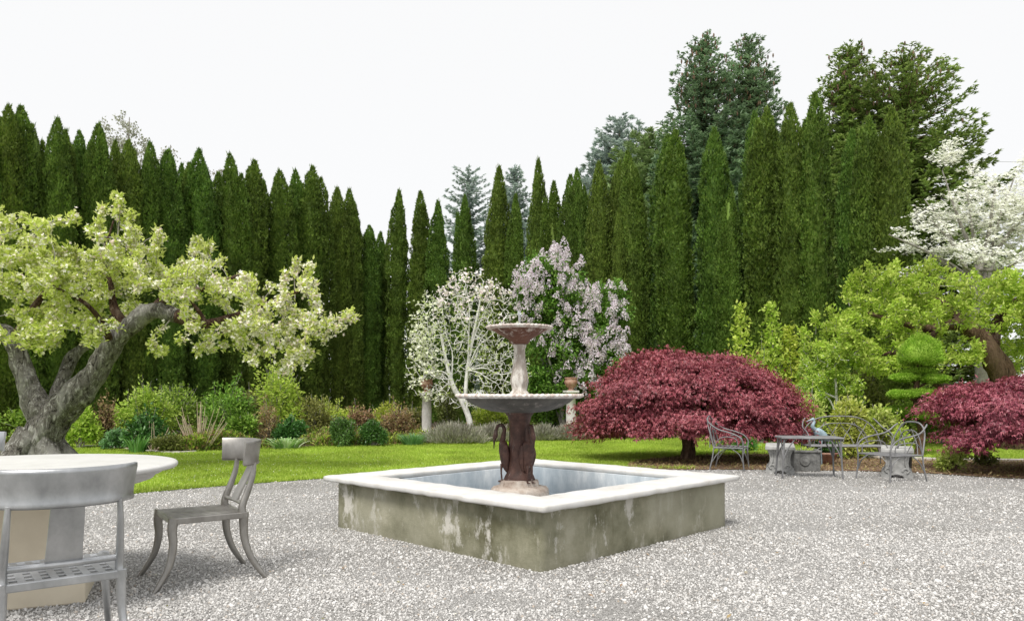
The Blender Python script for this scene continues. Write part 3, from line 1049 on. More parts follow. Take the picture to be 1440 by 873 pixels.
# ------------------------------------------------------------------ arborvitae hedge
def arbor_mesh(seed, H=8.0, R=.55, pointy=.5, leaders=((0, 0, 1, 1),)):
    rng = np.random.default_rng(seed)
    mb = MB()

    def radius(t):     # t: 0 foot .. 1 tip
        r = np.where(t < .55, .80 + .2 * np.sin(t / .55 * math.pi / 2), 1.0)
        top = np.clip((t - pointy) / (1 - pointy), 0, 1)
        return r * (1 - top ** 1.9) ** .85

    for li, (dx, dy, sr, sh) in enumerate(leaders):
        Hh, Rr_ = H * sh, R * sr
        n = int(14000 * sr)
        t = rng.beta(1.05, 1.0, n * 2)
        keep = rng.random(n * 2) < radius(t) + .18
        t = t[keep][:n]
        n = len(t)
        a = rng.uniform(0, 2 * np.pi, n)
        d = rng.power(3, n) * .30 + .72
        z = .12 + t * (Hh - .12)
        r = Rr_ * radius(t)
        lump = np.array([n3((math.cos(aa) * R * 2.2, math.sin(aa) * R * 2.2, zz * .8), 1.9, seed + li * 7) for aa, zz in zip(a, z)])
        fine = np.array([n3((math.cos(aa) * R, math.sin(aa) * R, zz * .8), 4.2, seed + 3 + li) for aa, zz in zip(a, z)])
        rr = r * (d + .20 * lump + .36 * fine) + .02
        C = np.stack([rr * np.cos(a), rr * np.sin(a), z], 1)
        C[:, 0] += dx * R * np.clip(t * 1.6, 0, 1)
        C[:, 1] += dy * R * np.clip(t * 1.6, 0, 1)
        C[:, 0] += .05 * np.sin(z * .9 + seed)
        C[:, 1] += .05 * np.cos(z * .7 + seed)
        out = np.stack([np.cos(a), np.sin(a), np.zeros(n)], 1)
        D0 = unit(out * .75 + np.array([0, 0, .9]) + rng.normal(0, .35, (n, 3)))
        side = unit(np.cross(D0, out) + rng.normal(0, .5, (n, 3)))
        for k, off in enumerate((-.5, 0, .5)):
            D = unit(D0 + side * off)
            leaves(mb, C - D0 * .03, D, np.cross(side, D), rng.uniform(.07, .135, n) * (1 if k == 1 else .8), rng.uniform(.022, .038, n), 0, .1)
        # wispy leader sprays
        m = 26
        z = Hh - rng.random(m) ** 1.5 * .32 - .02
        C = np.stack([rng.normal(0, .04, m) + dx * R + .05 * np.sin(z * .9 + seed), rng.normal(0, .04, m) + dy * R + .05 * np.cos(z * .7 + seed), z], 1)
        leaves(mb, C, rdir(rng, m, (0, 0, 2.5), .6), rdir(rng, m), rng.uniform(.08, .17, m), .03)
    # inner branch mass
    tt = np.linspace(0.02, .95, 40)
    lathe(mb, [(max(.012, R * .60 * float(radius(np.array(x)))), .12 + x * (H - .12)) for x in tt], 14, fn=lambda Rr, Z, a: (Rr * (1 + .12 * np.sin(3 * a + Z * 2) + .08 * np.sin(5 * a - Z * 5)), Z))
    return mb


ORD = ['first', 'second', 'third', 'fourth', 'fifth', 'sixth', 'seventh', 'eighth', 'ninth', 'tenth', 'eleventh', 'twelfth', 'thirteenth', 'fourteenth', 'fifteenth', 'sixteenth', 'seventeenth', 'eighteenth', 'nineteenth', 'twentieth', 'twenty-first', 'twenty-second', 'twenty-third', 'twenty-fourth', 'twenty-fifth', 'twenty-sixth', 'twenty-seventh', 'twenty-eighth', 'twenty-ninth', 'thirtieth']


def invlerp(px, p0, y0, p1, y1):
    return 1 / (1 / y0 + (px - p0) / (p1 - p0) * (1 / y1 - 1 / y0))


def rowY(px):
    if px < 545:
        return invlerp(px, 0, 17.8, 545, 28.5)
    if px < 790:
        return invlerp(px, 545, 28.5, 790, 24.6)
    return invlerp(px, 790, 24.6, 1260, 17.8)


# px of tip, tip row, width px, set back
LEFT = [(-34, 140, 52, 0), (4, 148, 50, 0), (34, 149, 50, 0), (54, 176, 40, .8), (78, 167, 42, 0), (100, 184, 40, .3), (113, 187, 36, 1.0), (128, 181, 40, 0), (146, 177, 42, 0), (162, 200, 36, .8), (183, 195, 44, 0), (204, 198, 42, .1), (233, 208, 46, 0), (250, 231, 34, .8), (269, 231, 40, .5), (284, 212, 50, 0),
        (311, 243, 38, .5), (328, 219, 44, 0), (351, 226, 44, 0), (367, 236, 36, .6), (390, 241, 42, 0), (417, 240, 40, .2), (430, 233, 42, 0), (452, 251, 38, 0), (475, 264, 34, .1), (496, 265, 38, 0), (519, 318, 34, 0), (532, 327, 30, .6)]
BACK = [(557, 267, 38, 0), (591, 271, 46, 0), (618, 282, 38, 0), (653, 276, 38, 0), (694, 235, 42, 0), (726, 274, 36, 0), (755, 223, 36, .2), (776, 257, 42, 0)]
RIGHT = [(803, 247, 40, 0), (829, 237, 34, .4), (849, 226, 40, 0), (867, 224, 36, .6), (872, 294, 26, -.4), (896, 210, 44, 0), (936, 190, 52, .7), (951, 184, 66, 0), (1003, 182, 54, 0), (1025, 270, 40, -.3), (1056, 154, 44, .7), (1075, 148, 64, 0), (1115, 146, 56, 0), (1153, 133, 58, .2), (1196, 187, 44, .2), (1221, 161, 54, 0), (1251, 153, 60, 0)]
ROWS = [(LEFT, '{o} arborvitae from the left edge of the tall row behind the blossoming apple tree', .55),
        (BACK, '{o} arborvitae from the left in the distant back row behind magnolia and fountain', .35),
        (RIGHT, '{o} arborvitae from the left in the tall right hand row behind lilac and maples', .62)]
variants = {}
LEADS = [((0, 0, 1, 1),), ((.1, 0, .85, 1), (-.55, .1, .6, .93)), ((0, 0, 1, 1), ), ((-.15, .1, .8, 1), (.45, -.2, .7, .955))]
for key, seeds, pt in ((.55, (11, 12, 13, 14), .72), (.35, (21, 22), .50), (.62, (31, 32, 33, 34), .70)):
    variants[key] = []
    for s in seeds:
        variants[key].append((arbor_mesh(s, pointy=pt, leaders=LEADS[s % 10 - 1]), s))
proto = {}
rr_ = random.Random(4)
for rows, lab, key in ROWS:
    for i, (px, ty, wpx, back) in enumerate(rows):
        Y = rowY(px) + back
        H = P(px, ty, Y)[2]
        Rw = wpx / F * Y / 2 * (.83 if rows is RIGHT else .95)
        loc = (P(px, 557, Y)[0], Y, 0)
        v = i % len(variants[key])
        sc = (Rw / .55, Rw / .55, H / 8.0)
        rz = rr_.uniform(0, 6.28)
        label = lab.format(o=ORD[i])
        if (key, v) not in proto:
            t = thing('arborvitae', label, 'tree', loc, rz, 'arborvitae trees of the tall hedge')
            variants[key][v][0].build('crown', M['arbor'], t)
            tr = MB()
            tube(tr, [(0, 0, -.02), (.01, 0, .4), (0, .01, 1.5)], [.11, .085, .05], 10)
            tr.build('trunk', M['bark_brown'], t)
            t.scale = sc
            t.rotation_euler = (rr_.gauss(0, .012), rr_.gauss(0, .012), rz)
            proto[(key, v)] = t
        else:
            dp_ = dup(proto[(key, v)], loc, rz, label, sc)
            dp_.rotation_euler = (rr_.gauss(0, .012), rr_.gauss(0, .012), rz)

# ------------------------------------------------------------------ conifers behind
def conifer(name, label, cat_loc, H, R, mat, seed, top=.0, droop=.25, upturn=.35, dens=1.0, cones=False, whorl=.31, nbr=13, shape=.75, low=.0, group=None, spray=.27):
    rng = np.random.default_rng(seed)
    t = thing(name, label, 'tree', cat_loc, rng.uniform(0, 6), group)
    tr = MB()
    zz = np.linspace(0, H, 14)
    tube(tr, np.stack([.05 * np.sin(zz), .05 * np.cos(zz * .8), zz], 1), np.linspace(R * .075 + .06, .02, 14), 10)
    mb = MB()
    cn = MB()
    C, D, L = [], [], []
    z = low if low else H * .08
    while z < H - .15:
        f = 1 - (z / H)
        Lb = R * (f ** shape) * 1.0 + .12
        k = nbr if f > .12 else 5
        a0 = rng.uniform(0, 6.28)
        for b in range(k):
            a = a0 + b * 2 * math.pi / k + rng.normal(0, .22)
            ln = Lb * rng.uniform(.68, 1.12)
            m = max(4, int(ln / .22))
            u = np.linspace(0, 1, m)
            dz = ln * (-droop * u + upturn * u ** 2.4) * (1 if f > .2 else .2) + (ln * .5 * u if f < .2 else 0)
            o = np.array([math.cos(a), math.sin(a)])
            zb = z + rng.normal(0, .1)
            pth = np.stack([o[0] * ln * u, o[1] * ln * u, zb + dz], 1)
            tube(tr, pth, np.linspace(.012 + ln * .008, .006, m), 4, caps=False)
            T = unit(np.gradient(pth, axis=0))
            for i in range(m):
                if u[i] < .12 and f > .3:
                    continue
                kk = max(2, int(round((7 if i < m - 1 else 8) * dens)))
                S = unit(np.cross(T[i], (0, 0, 1)))
                for q in range(kk):
                    sd = rng.choice((-1, 1))
                    dd = unit(T[i] * rng.uniform(.35, 1.0) + S * sd * rng.uniform(.2, 1.0) + np.array([0, 0, rng.uniform(-.22, .18)]))
                    C.append(pth[i] + rng.normal(0, .05, 3))
                    D.append(dd)
                    L.append(spray * rng.uniform(.6, 1.25) * (.55 + .45 * min(1, f * 2.2)))
            if cones and f < .22 and rng.random() < .6:
                for q in range(2):
                    i = rng.integers(m // 2, m)
                    c0 = pth[i] + rng.normal(0, .08, 3)
                    tube(cn, [c0, c0 + (0, 0, -.08), c0 + (0, 0, -.17)], [.02, .038, .012], 5)
        z += whorl * (.55 + .45 * f) * rng.uniform(.8, 1.15)
    C, D, L = np.array(C), np.array(D), np.array(L)
    n = len(C)
    Nn = rdir(rng, n, (0, 0, 1.5), .6)
    side = unit(np.cross(D, Nn))
    leaves(mb, C, D, Nn, L, L * .26, 0, .12)
    for off, ls in ((-.75, .6), (.75, .6), (-.45, .75), (.45, .75)):
        B = C + D * (L * rng.uniform(.05, .45, n))[:, None]
        leaves(mb, B, unit(D + side * off + rng.normal(0, .15, (n, 3))), Nn, L * ls, L * .24, 0, .12)
    m = 16
    Ct = np.stack([rng.normal(0, .03, m), rng.normal(0, .03, m), H - rng.random(m) * .5], 1)
    leaves(mb, Ct, rdir(rng, m, (0, 0, 1.6), .6), rdir(rng, m), rng.uniform(.15, .35, m), .06)
    tr.build('trunk', M['bark_brown'], t)
    mb.build('crown', mat, t)
    if cones:
        kind(cn.build('cones', M['cone'], t), 'stuff')
    return t


def con_at(px, ty, Y):
    return (P(px, 557, Y)[0], Y, 0), P(px, ty, Y)[2]


SG = 'spruces standing behind the hedge'
l_, h_ = con_at(990, 55, 29)
conifer('spruce_tree', 'leftmost tall spruce behind the right hedge, with coppery cones at its top', l_, h_, 3.3, M['spruce'], 51, cones=True, shape=.62, group=SG, droop=.12, upturn=.4)
l_, h_ = con_at(1052, 57, 30)
conifer('spruce_tree', 'tall spruce second from left behind the right hedge, with rusty cones crowding its pointed top', l_, h_, 2.9, M['spruce'], 52, cones=True, shape=.6, group=SG, droop=.1, upturn=.42)
l_, h_ = con_at(1194, 66, 28.5)
conifer('spruce_tree', 'third spruce from left behind the right hedge, a pointed crown beside the widest one', l_, h_, 3.3, M['spruce_gold'], 53, cones=True, shape=.62, group=SG, droop=.1, upturn=.4)
l_, h_ = con_at(1272, 80, 27)
conifer('spruce_tree', 'widest spruce at the right end behind the hedge, its long boughs reaching over the dogwood', l_, h_, 4.5, M['spruce_gold'], 54, cones=True, shape=.52, group=SG, droop=.22, upturn=.34)
PG = 'pale conifers far beyond the hedge'
l_, h_ = con_at(872, 172, 44)
conifer('pine_tree', 'grey green pine showing left of the spruces above the right hedge', l_, h_, 4.2, M['pine_grey'], 55, shape=.5, group=PG, droop=-.35, upturn=.2, dens=.9, whorl=.6, spray=.5)
l_, h_ = con_at(912, 192, 40)
conifer('pine_tree', 'light green feathery pine between the grey pine and the tall spruces', l_, h_, 3.8, M['pine_light'], 56, shape=.45, group=PG, droop=-.3, upturn=.2, whorl=.55, spray=.5)
l_, h_ = con_at(660, 244, 62)
conifer('pine_tree', 'hazy blue grey pine with open crown far behind the back row of the hedge', l_, h_, 4.0, M['pine_grey'], 57, shape=.4, group=PG, droop=-.2, upturn=.2, dens=.6, whorl=.95, nbr=6, spray=.6)
l_, h_ = con_at(723, 233, 62)
conifer('pine_tree', 'hazy blue grey conifer with narrow top behind the tallest back row arborvitae', l_, h_, 2.9, M['pine_grey'], 58, shape=.6, group=PG, droop=0, upturn=.3, dens=.7, whorl=.7, spray=.55)

# ------------------------------------------------------------------ branching trees
def ellipsoid_targets(rng, ells, n, shell=.35):
    """points in a union of ellipsoids given in photo pixels + depth"""
    w = np.array([e[2] * e[3] for e in ells], float)
    w /= w.sum()
    out = []
    for e, m in zip(ells, rng.multinomial(n, w)):
        px, py, rx, ry, Y, rY = e
        d = rdir(rng, m) * (rng.random((m, 1)) ** shell)
        c = P(px, py, Y)
        out.append(c + d * np.array([rx / F * Y, rY, ry / F * Y]))
    return np.concatenate(out)


def grow(mb, nodes, rads, targets, rng, r_tip=.006, rk=.02, wander=.12, n=5, sides=5, mat=0, lift=0.0, rmax=.06):
    """joins every target to the nearest branch; returns the twig paths"""
    nodes = list(map(np.asarray, nodes))
    A = np.array(nodes)
    order = np.argsort([np.min(np.linalg.norm(A - t, axis=1)) for t in targets])
    paths = []
    buf = np.zeros((len(nodes) + len(targets) * n, 3))
    buf[:len(nodes)] = A
    br = np.zeros(len(buf))
    br[:len(nodes)] = rads
    cnt = len(nodes)
    for ti in order:
        t = targets[ti]
        d = np.linalg.norm(buf[:cnt] - t, axis=1)
        i = int(np.argmin(d))
        p = buf[i]
        ln = d[i]
        if ln < .03:
            continue
        u = np.linspace(0, 1, n)[:, None]
        w = rng.normal(0, wander * ln, 3)
        pth = p + (t - p) * u + w * np.sin(u * math.pi) + np.array([0, 0, lift * ln]) * (u * (1 - u) * 4)
        r0 = min(rmax, br[i] * .85, r_tip + rk * ln)
        rad = np.linspace(max(r0, r_tip), r_tip, n)
        tube(mb, pth, rad, sides, mat, caps=False)
        paths.append(pth)
        k = n - 1
        buf[cnt:cnt + k] = pth[1:]
        br[cnt:cnt + k] = rad[1:]
        cnt += k
    return paths


def dens_nodes(limbs):
    N, R = [], []
    for pth, rad in limbs:
        N.append(pth)
        R.append(rad)
    return np.concatenate(N), np.concatenate(R)


def on_paths(rng, paths, per, lo=.25):
    pts, dirs = [], []
    for p in paths:
        ln = np.linalg.norm(p[-1] - p[0])
        u = rng.uniform(lo, 1.0, per)
        s = u * (len(p) - 1)
        i = np.minimum(s.astype(int), len(p) - 2)
        f = (s - i)[:, None]
        pts.append(p[i] * (1 - f) + p[i + 1] * f)
        dirs.append(unit(p[i + 1] - p[i]))
    return np.concatenate(pts), np.concatenate(dirs)


def rel(limbs, base):
    return [(np.asarray(p) - base, r) for p, r in limbs]


def limb(pts, Y0, k=20):
    """pts: (px, py, dY, r)"""
    a = np.array([np.r_[P(x, y, Y0 + dy), r] for x, y, dy, r in pts])
    c = catmull(a, k)
    return c[:, :3], np.maximum(c[:, 3], .006)


# --- old apple tree, left
def apple_left():
    rng = np.random.default_rng(71)
    Y = 11.0
    base = np.array([P(52, 661, Y)[0], Y, 0.0])
    t = thing('apple_tree', 'gnarled old apple tree leaning right, in white blossom and fresh leaf, behind the table', 'tree', base)
    trunk = limb([(48, 664, 0, .42), (52, 640, 0, .34), (62, 612, 0, .27), (78, 585, 0, .25), (104, 558, 0, .215), (130, 528, 0, .18), (152, 492, 0, .155), (182, 458, 0, .145), (215, 437, -.05, .125), (250, 444, -.1, .10)], Y, 48)
    right = limb([(246, 443, -.1, .10), (275, 455, -.15, .075), (300, 453, -.2, .062), (340, 441, -.25, .045), (385, 423, -.3, .03), (430, 405, -.3, .025)], Y, 24)
    r2 = limb([(215, 437, 0, .08), (240, 415, .3, .06), (290, 405, .5, .045), (340, 385, .7, .02)], Y, 16)
    r3 = limb([(290, 456, -.2, .045), (279, 437, -.3, .032), (266, 420, -.4, .014)], Y, 8)
    left = limb([(66, 590, .0, .20), (46, 556, .05, .165), (32, 518, .1, .145), (18, 478, .1, .12), (-20, 455, .2, .10), (-80, 430, .3, .05)], Y, 28)
    mid = limb([(78, 575, .1, .13), (84, 545, .3, .10), (96, 515, .5, .10), (112, 492, .6, .085), (140, 470, .8, .05), (160, 440, 1.0, .02)], Y, 20)
    up = limb([(178, 462, 0, .08), (160, 432, .1, .06), (156, 402, .1, .042), (146, 360, .1, .022), (160, 310, .1, .012)], Y, 18)
    upl = limb([(20, 482, .1, .10), (50, 430, .0, .05), (80, 390, -.1, .02)], Y, 12)
    fr = limb([(158, 485, 0, .06), (142, 452, -.5, .042), (118, 425, -.9, .026), (70, 400, -1.2, .015)], Y, 14)
    L = rel([trunk, right, r2, r3, left, mid, up, upl, fr], base)
    tm = MB()
    tube(tm, catmull(L[0][0], 120), catmull(L[0][1][:, None], 120)[:, 0], 48, 0, rough=.26, rs=4.2)
    tube(tm, catmull(L[4][0], 80), catmull(L[4][1][:, None], 80)[:, 0], 36, 0, rough=.28, rs=5.0)
    tube(tm, L[5][0], L[5][1], 18, 0, rough=.28, rs=5)
    for (p0, ang) in ((0, 200), (0, 250), (0, 330), (0, 20), (0, 110)):      # root flare
        a = math.radians(ang)
        d = np.array([math.cos(a), math.sin(a), 0])
        tube(tm, catmull([(0, 0, .55) + d * .1, (0, 0, .22) + d * .34, (0, 0, .05) + d * .60, (0, 0, -.03) + d * .85], 12), np.linspace(.20, .06, 12), 12, 0, rough=.25, rs=5)
    tm.build('trunk', M['bark_apple'], t)
    bm_ = MB()
    for i in (1, 2, 3, 6, 7, 8):
        tube(bm_, L[i][0], L[i][1], 12, 0, rough=.25, rs=7)
    tw = MB()
    N, R = dens_nodes(L[1:])
    ell = [(20, 395, 90, 62, Y, 1.5), (95, 375, 85, 60, Y, 1.6), (165, 365, 75, 62, Y, 1.6), (140, 425, 90, 42, Y + .7, .9), (60, 455, 80, 34, Y, 1.3), (235, 392, 70, 48, Y, 1.5), (300, 402, 62, 42, Y - .1, 1.4), (355, 440, 62, 48, Y - .2, 1.3), (300, 470, 60, 36, Y - .2, 1.1), (405, 458, 58, 46, Y - .3, 1.1), (450, 455, 36, 34, Y - .3, .8), (395, 500, 48, 30, Y - .3, .8), (425, 405, 26, 26, Y - .3, .5), (-70, 380, 80, 70, Y, 1.5), (10, 330, 45, 35, Y, .9), (105, 468, 60, 26, Y - .9, .5), (205, 488, 28, 18, Y - .3, .5), (40, 478, 50, 20, Y - .7, .5), (90, 395, 60, 45, Y - 1.1, .5)]
    T = ellipsoid_targets(rng, ell, 640, .5) - base
    paths = grow(tw, N, R, T, rng, .005, .018, .16, 5, 4, lift=.12)
    # upright shoots
    for px, py, tp in ((147, 345, 292), (165, 340, 275), (178, 350, 300), (273, 375, 338), (300, 370, 345), (185, 360, 330), (405, 440, 383), (435, 430, 372), (415, 420, 366), (345, 430, 390), (485, 452, 440), (492, 450, 448), (60, 350, 315), (220, 370, 325)):
        a = P(px, py, Y - .2) - base
        b = P(px + rng.uniform(-6, 8), tp, Y - .2) - base
        pth = catmull([a, (a + b) / 2 + rng.normal(0, .04, 3), b], 8)
        tube(tw, pth, np.linspace(.010, .004, 8), 4)
        for _ in range(3):
            paths.append(pth)
    bm_.build('limb', M['bark_red'], [c for c in bpy.data.objects if c.parent == t and c.name.startswith('trunk')][0])
    tw.build('twigs', M['bark_grey'], t)
    fm = MB()
    bl = MB()
    pts, dr = on_paths(rng, paths, 62, .5)
    n = len(pts)
    xw = (pts + base)[:, 0] / (pts + base)[:, 1] * F + 720
    flow = rng.random(n) < np.clip(np.interp(xw, [100, 250, 400], [.33, .43, .66]), 0, 1)
    p = pts[~flow] + rng.normal(0, .035, (int((~flow).sum()), 3))
    d = unit(dr[~flow] * .4 + rng.normal(0, .6, p.shape) + np.array([0, -.1, .6]))
    leaves(fm, p, d, rdir(rng, len(p), (0, 0, 1), .7), rng.uniform(.05, .095, len(p)), rng.uniform(.03, .05, len(p)), 0, .2)
    p = pts[flow]
    p = np.repeat(p[rng.random(len(p)) < .24], 4, 0)
    p = p + rng.normal(0, .032, p.shape)
    stars(bl, p, rdir(rng, len(p), (0, -.3, .7), .8), rng.uniform(.020, .034, len(p)), 5, 0, rng)
    fm.build('leaves', M['apple_leaf'], t)
    bl.build('blossom', M['blossom'], t)


apple_left()


# --- lime leaved apple tree, right
def apple_right():
    rng = np.random.default_rng(72)
    Y = 15.2
    base = np.array([P(1432, 640, Y)[0], Y, 0.0])
    t = thing('apple_tree', 'spreading apple tree with thick leaning trunk and lime green leaves above the right maple', 'tree', base)
    tr = limb([(1432, 635, 0, .34), (1425, 580, 0, .30), (1405, 520, 0, .26), (1388, 492, 0, .22), (1372, 470, 0, .18), (1350, 455, 0, .13), (1310, 462, -.1, .09), (1270, 455, -.2, .06), (1220, 440, -.2, .03)], Y, 36)
    b1 = limb([(1392, 497, 0, .16), (1400, 460, .1, .12), (1420, 430, .2, .07), (1450, 410, .2, .03)], Y, 14)
    b2 = limb([(1350, 456, 0, .09), (1335, 430, .3, .06), (1300, 415, .5, .03)], Y, 12)
    b3 = limb([(1330, 458, -.1, .07), (1280, 490, -.4, .05), (1210, 500, -.5, .03), (1160, 492, -.5, .012)], Y, 16)
    b4 = limb([(1310, 530, .4, .10), (1330, 545, .4, .09), (1400, 545, .2, .12)], Y, 8)
    L = rel([tr, b1, b2, b3, b4], base)
    tm = MB()
    tube(tm, L[0][0], L[0][1], 20, 0, rough=.28, rs=4)
    tm.build('trunk', M['bark_brown'], t)
    bm_, tw = MB(), MB()
    for p, r in L[1:]:
        tube(bm_, p, r, 12, 0, rough=.2, rs=6)
    N, R = dens_nodes(L)
    N2, R2 = N[12:], R[12:]
    ell = [(1180, 480, 55, 45, Y - .3, 1.1), (1240, 450, 70, 52, Y, 1.4), (1300, 430, 75, 48, Y, 1.5), (1370, 430, 75, 48, Y, 1.5), (1440, 450, 60, 60, Y, 1.5), (1230, 405, 40, 28, Y, .9), (1290, 395, 45, 25, Y, .9), (1420, 410, 60, 30, Y, 1.1), (1320, 500, 70, 24, Y - .3, 1.0), (1230, 510, 60, 22, Y - .4, .9), (1480, 500, 60, 50, Y, 1.3)]
    T = ellipsoid_targets(rng, ell, 620, .45) - base
    paths = grow(tw, N2, R2, T, rng, .006, .018, .15, 5, 4, lift=.1)
    for px, py, tp in ((1147, 470, 440), (1195, 430, 395), (1225, 410, 372), (1262, 400, 370), (1310, 405, 372), (1425, 410, 385), (1205, 420, 385)):
        a, b = P(px, py, Y) - base, P(px - 3, tp, Y) - base
        pth = catmull([a, (a + b) / 2 + rng.normal(0, .05, 3), b], 8)
        tube(tw, pth, np.linspace(.012, .005, 8), 4)
        paths += [pth] * 3
    bm_.build('limb', M['bark_red'], [c for c in bpy.data.objects if c.parent == t and c.name.startswith('trunk')][0])
    tw.build('twigs', M['bark_grey'], t)
    fm = MB()
    pts, dr = on_paths(rng, paths, 40, .45)
    p = pts + rng.normal(0, .05, pts.shape)
    d = unit(dr * .4 + rng.normal(0, .6, p.shape) + np.array([0, -.1, .5]))
    leaves(fm, p, d, rdir(rng, len(p), (0, 0, 1), .7), rng.uniform(.06, .11, len(p)), rng.uniform(.038, .06, len(p)), 0, .2)
    fm.build('leaves', M['lime_leaf'], t)


apple_right()


# --- white dogwood, right
def dogwood():
    rng = np.random.default_rng(73)
    Y = 17.0
    base = np.array([P(1385, 640, Y)[0], Y, 0.0])
    t = thing('dogwood_tree', 'broad white flowering dogwood with tiered sprays against the sky above the apple tree', 'tree', base)
    tr = limb([(1385, 627, 0, .16), (1380, 520, 0, .13), (1370, 450, 0, .11), (1375, 390, 0, .08), (1390, 330, 0, .05), (1400, 260, 0, .02)], Y, 24)
    ends = [(1285, 345, 0), (1250, 330, -.6), (1300, 280, .4), (1325, 240, -.3), (1240, 385, -.8), (1440, 300, -.4), (1470, 260, .5), (1480, 350, -.6), (1430, 370, -1.0), (1350, 370, -1.0), (1310, 310, -.8), (1430, 240, .6), (1360, 270, .2)]
    L = [tr]
    for x, y, dy in ends:
        L.append(limb([(1376, 430 - rng.uniform(0, 60), 0, .05), ((1376 + x) / 2, (400 + y) / 2 - 5, dy * .5, .035), (x, y, dy, .012)], Y, 12))
    L = rel(L, base)
    tm, tw = MB(), MB()
    tube(tm, L[0][0], L[0][1], 12, 0, rough=.15)
    for p, r in L[1:]:
        tube(tw, p, r, 6)
    N, R = dens_nodes(L[1:])
    ell = [(1285, 345, 50, 14, Y, 1.0), (1262, 378, 34, 9, Y - .6, .8), (1320, 300, 50, 20, Y, 1.0), (1330, 225, 18, 30, Y, .5), (1390, 310, 60, 50, Y, 1.6), (1440, 330, 50, 60, Y, 1.6), (1480, 290, 50, 60, Y, 1.6), (1400, 365, 60, 14, Y - .9, .8), (1300, 325, 55, 12, Y - .5, .8), (1345, 350, 60, 20, Y - .6, 1.0), (1335, 215, 14, 20, Y, .4), (1375, 255, 30, 30, Y, .8), (1450, 225, 24, 24, Y, .7), (1420, 290, 70, 50, Y, 1.4), (1445, 260, 36, 30, Y, 1.0), (1340, 280, 30, 16, Y, .8)]
    T = ellipsoid_targets(rng, ell, 950, .55) - base
    paths = grow(tw, N, R, T, rng, .004, .010, .12, 5, 4)
    tm.build('trunk', M['bark_grey'], t)
    tw.build('branches', M['bark_grey'], t)
    fm = MB()
    pts, dr = on_paths(rng, paths, 12, .35)
    p = pts + rng.normal(0, .05, pts.shape) * np.array([1.4, 1.4, .5])
    stars(fm, p, rdir(rng, len(p), (0, -.35, 1.1), .35), rng.uniform(.026, .055, len(p)), 4, 0, rng)
    fm.build('blossom', M['white_flower'], t)


dogwood()


# --- white-twigged magnolia behind the fountain
def magnolia():
    rng = np.random.default_rng(74)
    Y = 18.9
    base = np.array([P(664, 618, Y)[0], Y, 0.0])
    t = thing('magnolia_tree', 'nearly bare magnolia with dense white twigs and cream flowers behind the fountain', 'tree', base)
    tr = limb([(664, 620, 0, .085), (660, 590, 0, .075), (650, 565, 0, .07), (638, 545, 0, .06), (628, 510, 0, .045), (620, 470, 0, .03)], Y, 20)
    t2 = limb([(655, 578, 0, .06), (655, 545, .1, .05), (660, 500, .1, .04), (672, 440, .1, .025), (680, 395, .1, .01)], Y, 18)
    ends = [(585, 470, .3), (600, 440, -.3), (640, 385, .2), (655, 400, -.3), (700, 400, .2), (715, 440, -.2), (720, 500, .4), (735, 520, -.4), (575, 500, 0), (620, 420, .4), (690, 460, .6), (700, 540, -.5), (610, 530, -.6), (590, 555, .2)]
    L = [tr, t2]
    for i, (x, y, dy) in enumerate(ends):
        s = (635, 535) if x < 640 else (658, 520)
        L.append(limb([(s[0], s[1], 0, .020), (s[0] + (x - s[0]) * .3 + rng.uniform(-7, 7), s[1] + (y - s[1]) * .38 + rng.uniform(-6, 6), dy * .3, .015), (s[0] + (x - s[0]) * .65 + rng.uniform(-7, 7), s[1] + (y - s[1]) * .62 + rng.uniform(-7, 7), dy * .6, .011), (x, y, dy, .007)], Y, 12))
    L = rel(L, base)
    tm, tw = MB(), MB()
    for p, r in L[:2]:
        tube(tm, p, r, 12, 0, rough=.15)
    for p, r in L[2:]:
        tube(tw, p, r, 6)
    N, R = dens_nodes(L[2:] + [L[1]])
    ell = [(620, 450, 42, 55, Y, .9), (655, 420, 48, 42, Y, .9), (690, 450, 48, 55, Y, .9), (660, 490, 70, 50, Y, 1.0), (700, 520, 50, 45, Y, .9), (610, 520, 42, 45, Y, .8), (595, 480, 26, 40, Y, .6), (655, 555, 70, 24, Y, .7), (645, 390, 14, 14, Y, .3)]
    T = ellipsoid_targets(rng, ell, 1800, .5) - base
    paths = grow(tw, N, R, T, rng, .0068, .007, .17, 6, 4, lift=-.06, rmax=.018)
    tm.build('trunk', M['bark_white'], t)
    tw.build('branches', M['bark_white'], t)
    ends_ = np.array([p[-1] for p in paths])
    w = ends_ + base
    px = w[:, 0] / w[:, 1] * F + 720
    py = HY - (w[:, 2] - CH) / w[:, 1] * F
    f1, f2 = MB(), MB()
    a = ends_[(px < 622) & (rng.random(len(px)) < np.interp(px, [588, 622], [.5, .06]))]
    a = np.repeat(a, 5, 0) + rng.normal(0, .07, (len(a) * 5, 3))
    stars(f1, a, rdir(rng, len(a), (0, -.3, .6), .8), rng.uniform(.03, .055, len(a)), 5, 0, rng)
    b = ends_[(px >= 615) & (rng.random(len(px)) < np.interp(py, [390, 430, 465], [.5, .2, .0]))]
    b = np.repeat(b, 5, 0) + rng.normal(0, .06, (len(b) * 5, 3))
    stars(f2, b, rdir(rng, len(b), (0, -.3, .8), .7), rng.uniform(.028, .05, len(b)), 5, 0, rng)
    f1.build('cream_blossom', M['cream_flower'], t)
    f2.build('pink_blossom', M['pink_flower'], t)
    lf = MB()
    pts, dr = on_paths(rng, paths[::3], 4, .6)
    leaves(lf, pts, rdir(rng, len(pts), (0, 0, .6)), rdir(rng, len(pts)), .06, .03)
    lf.build('leaves', M['apple_leaf'], t)


magnolia()


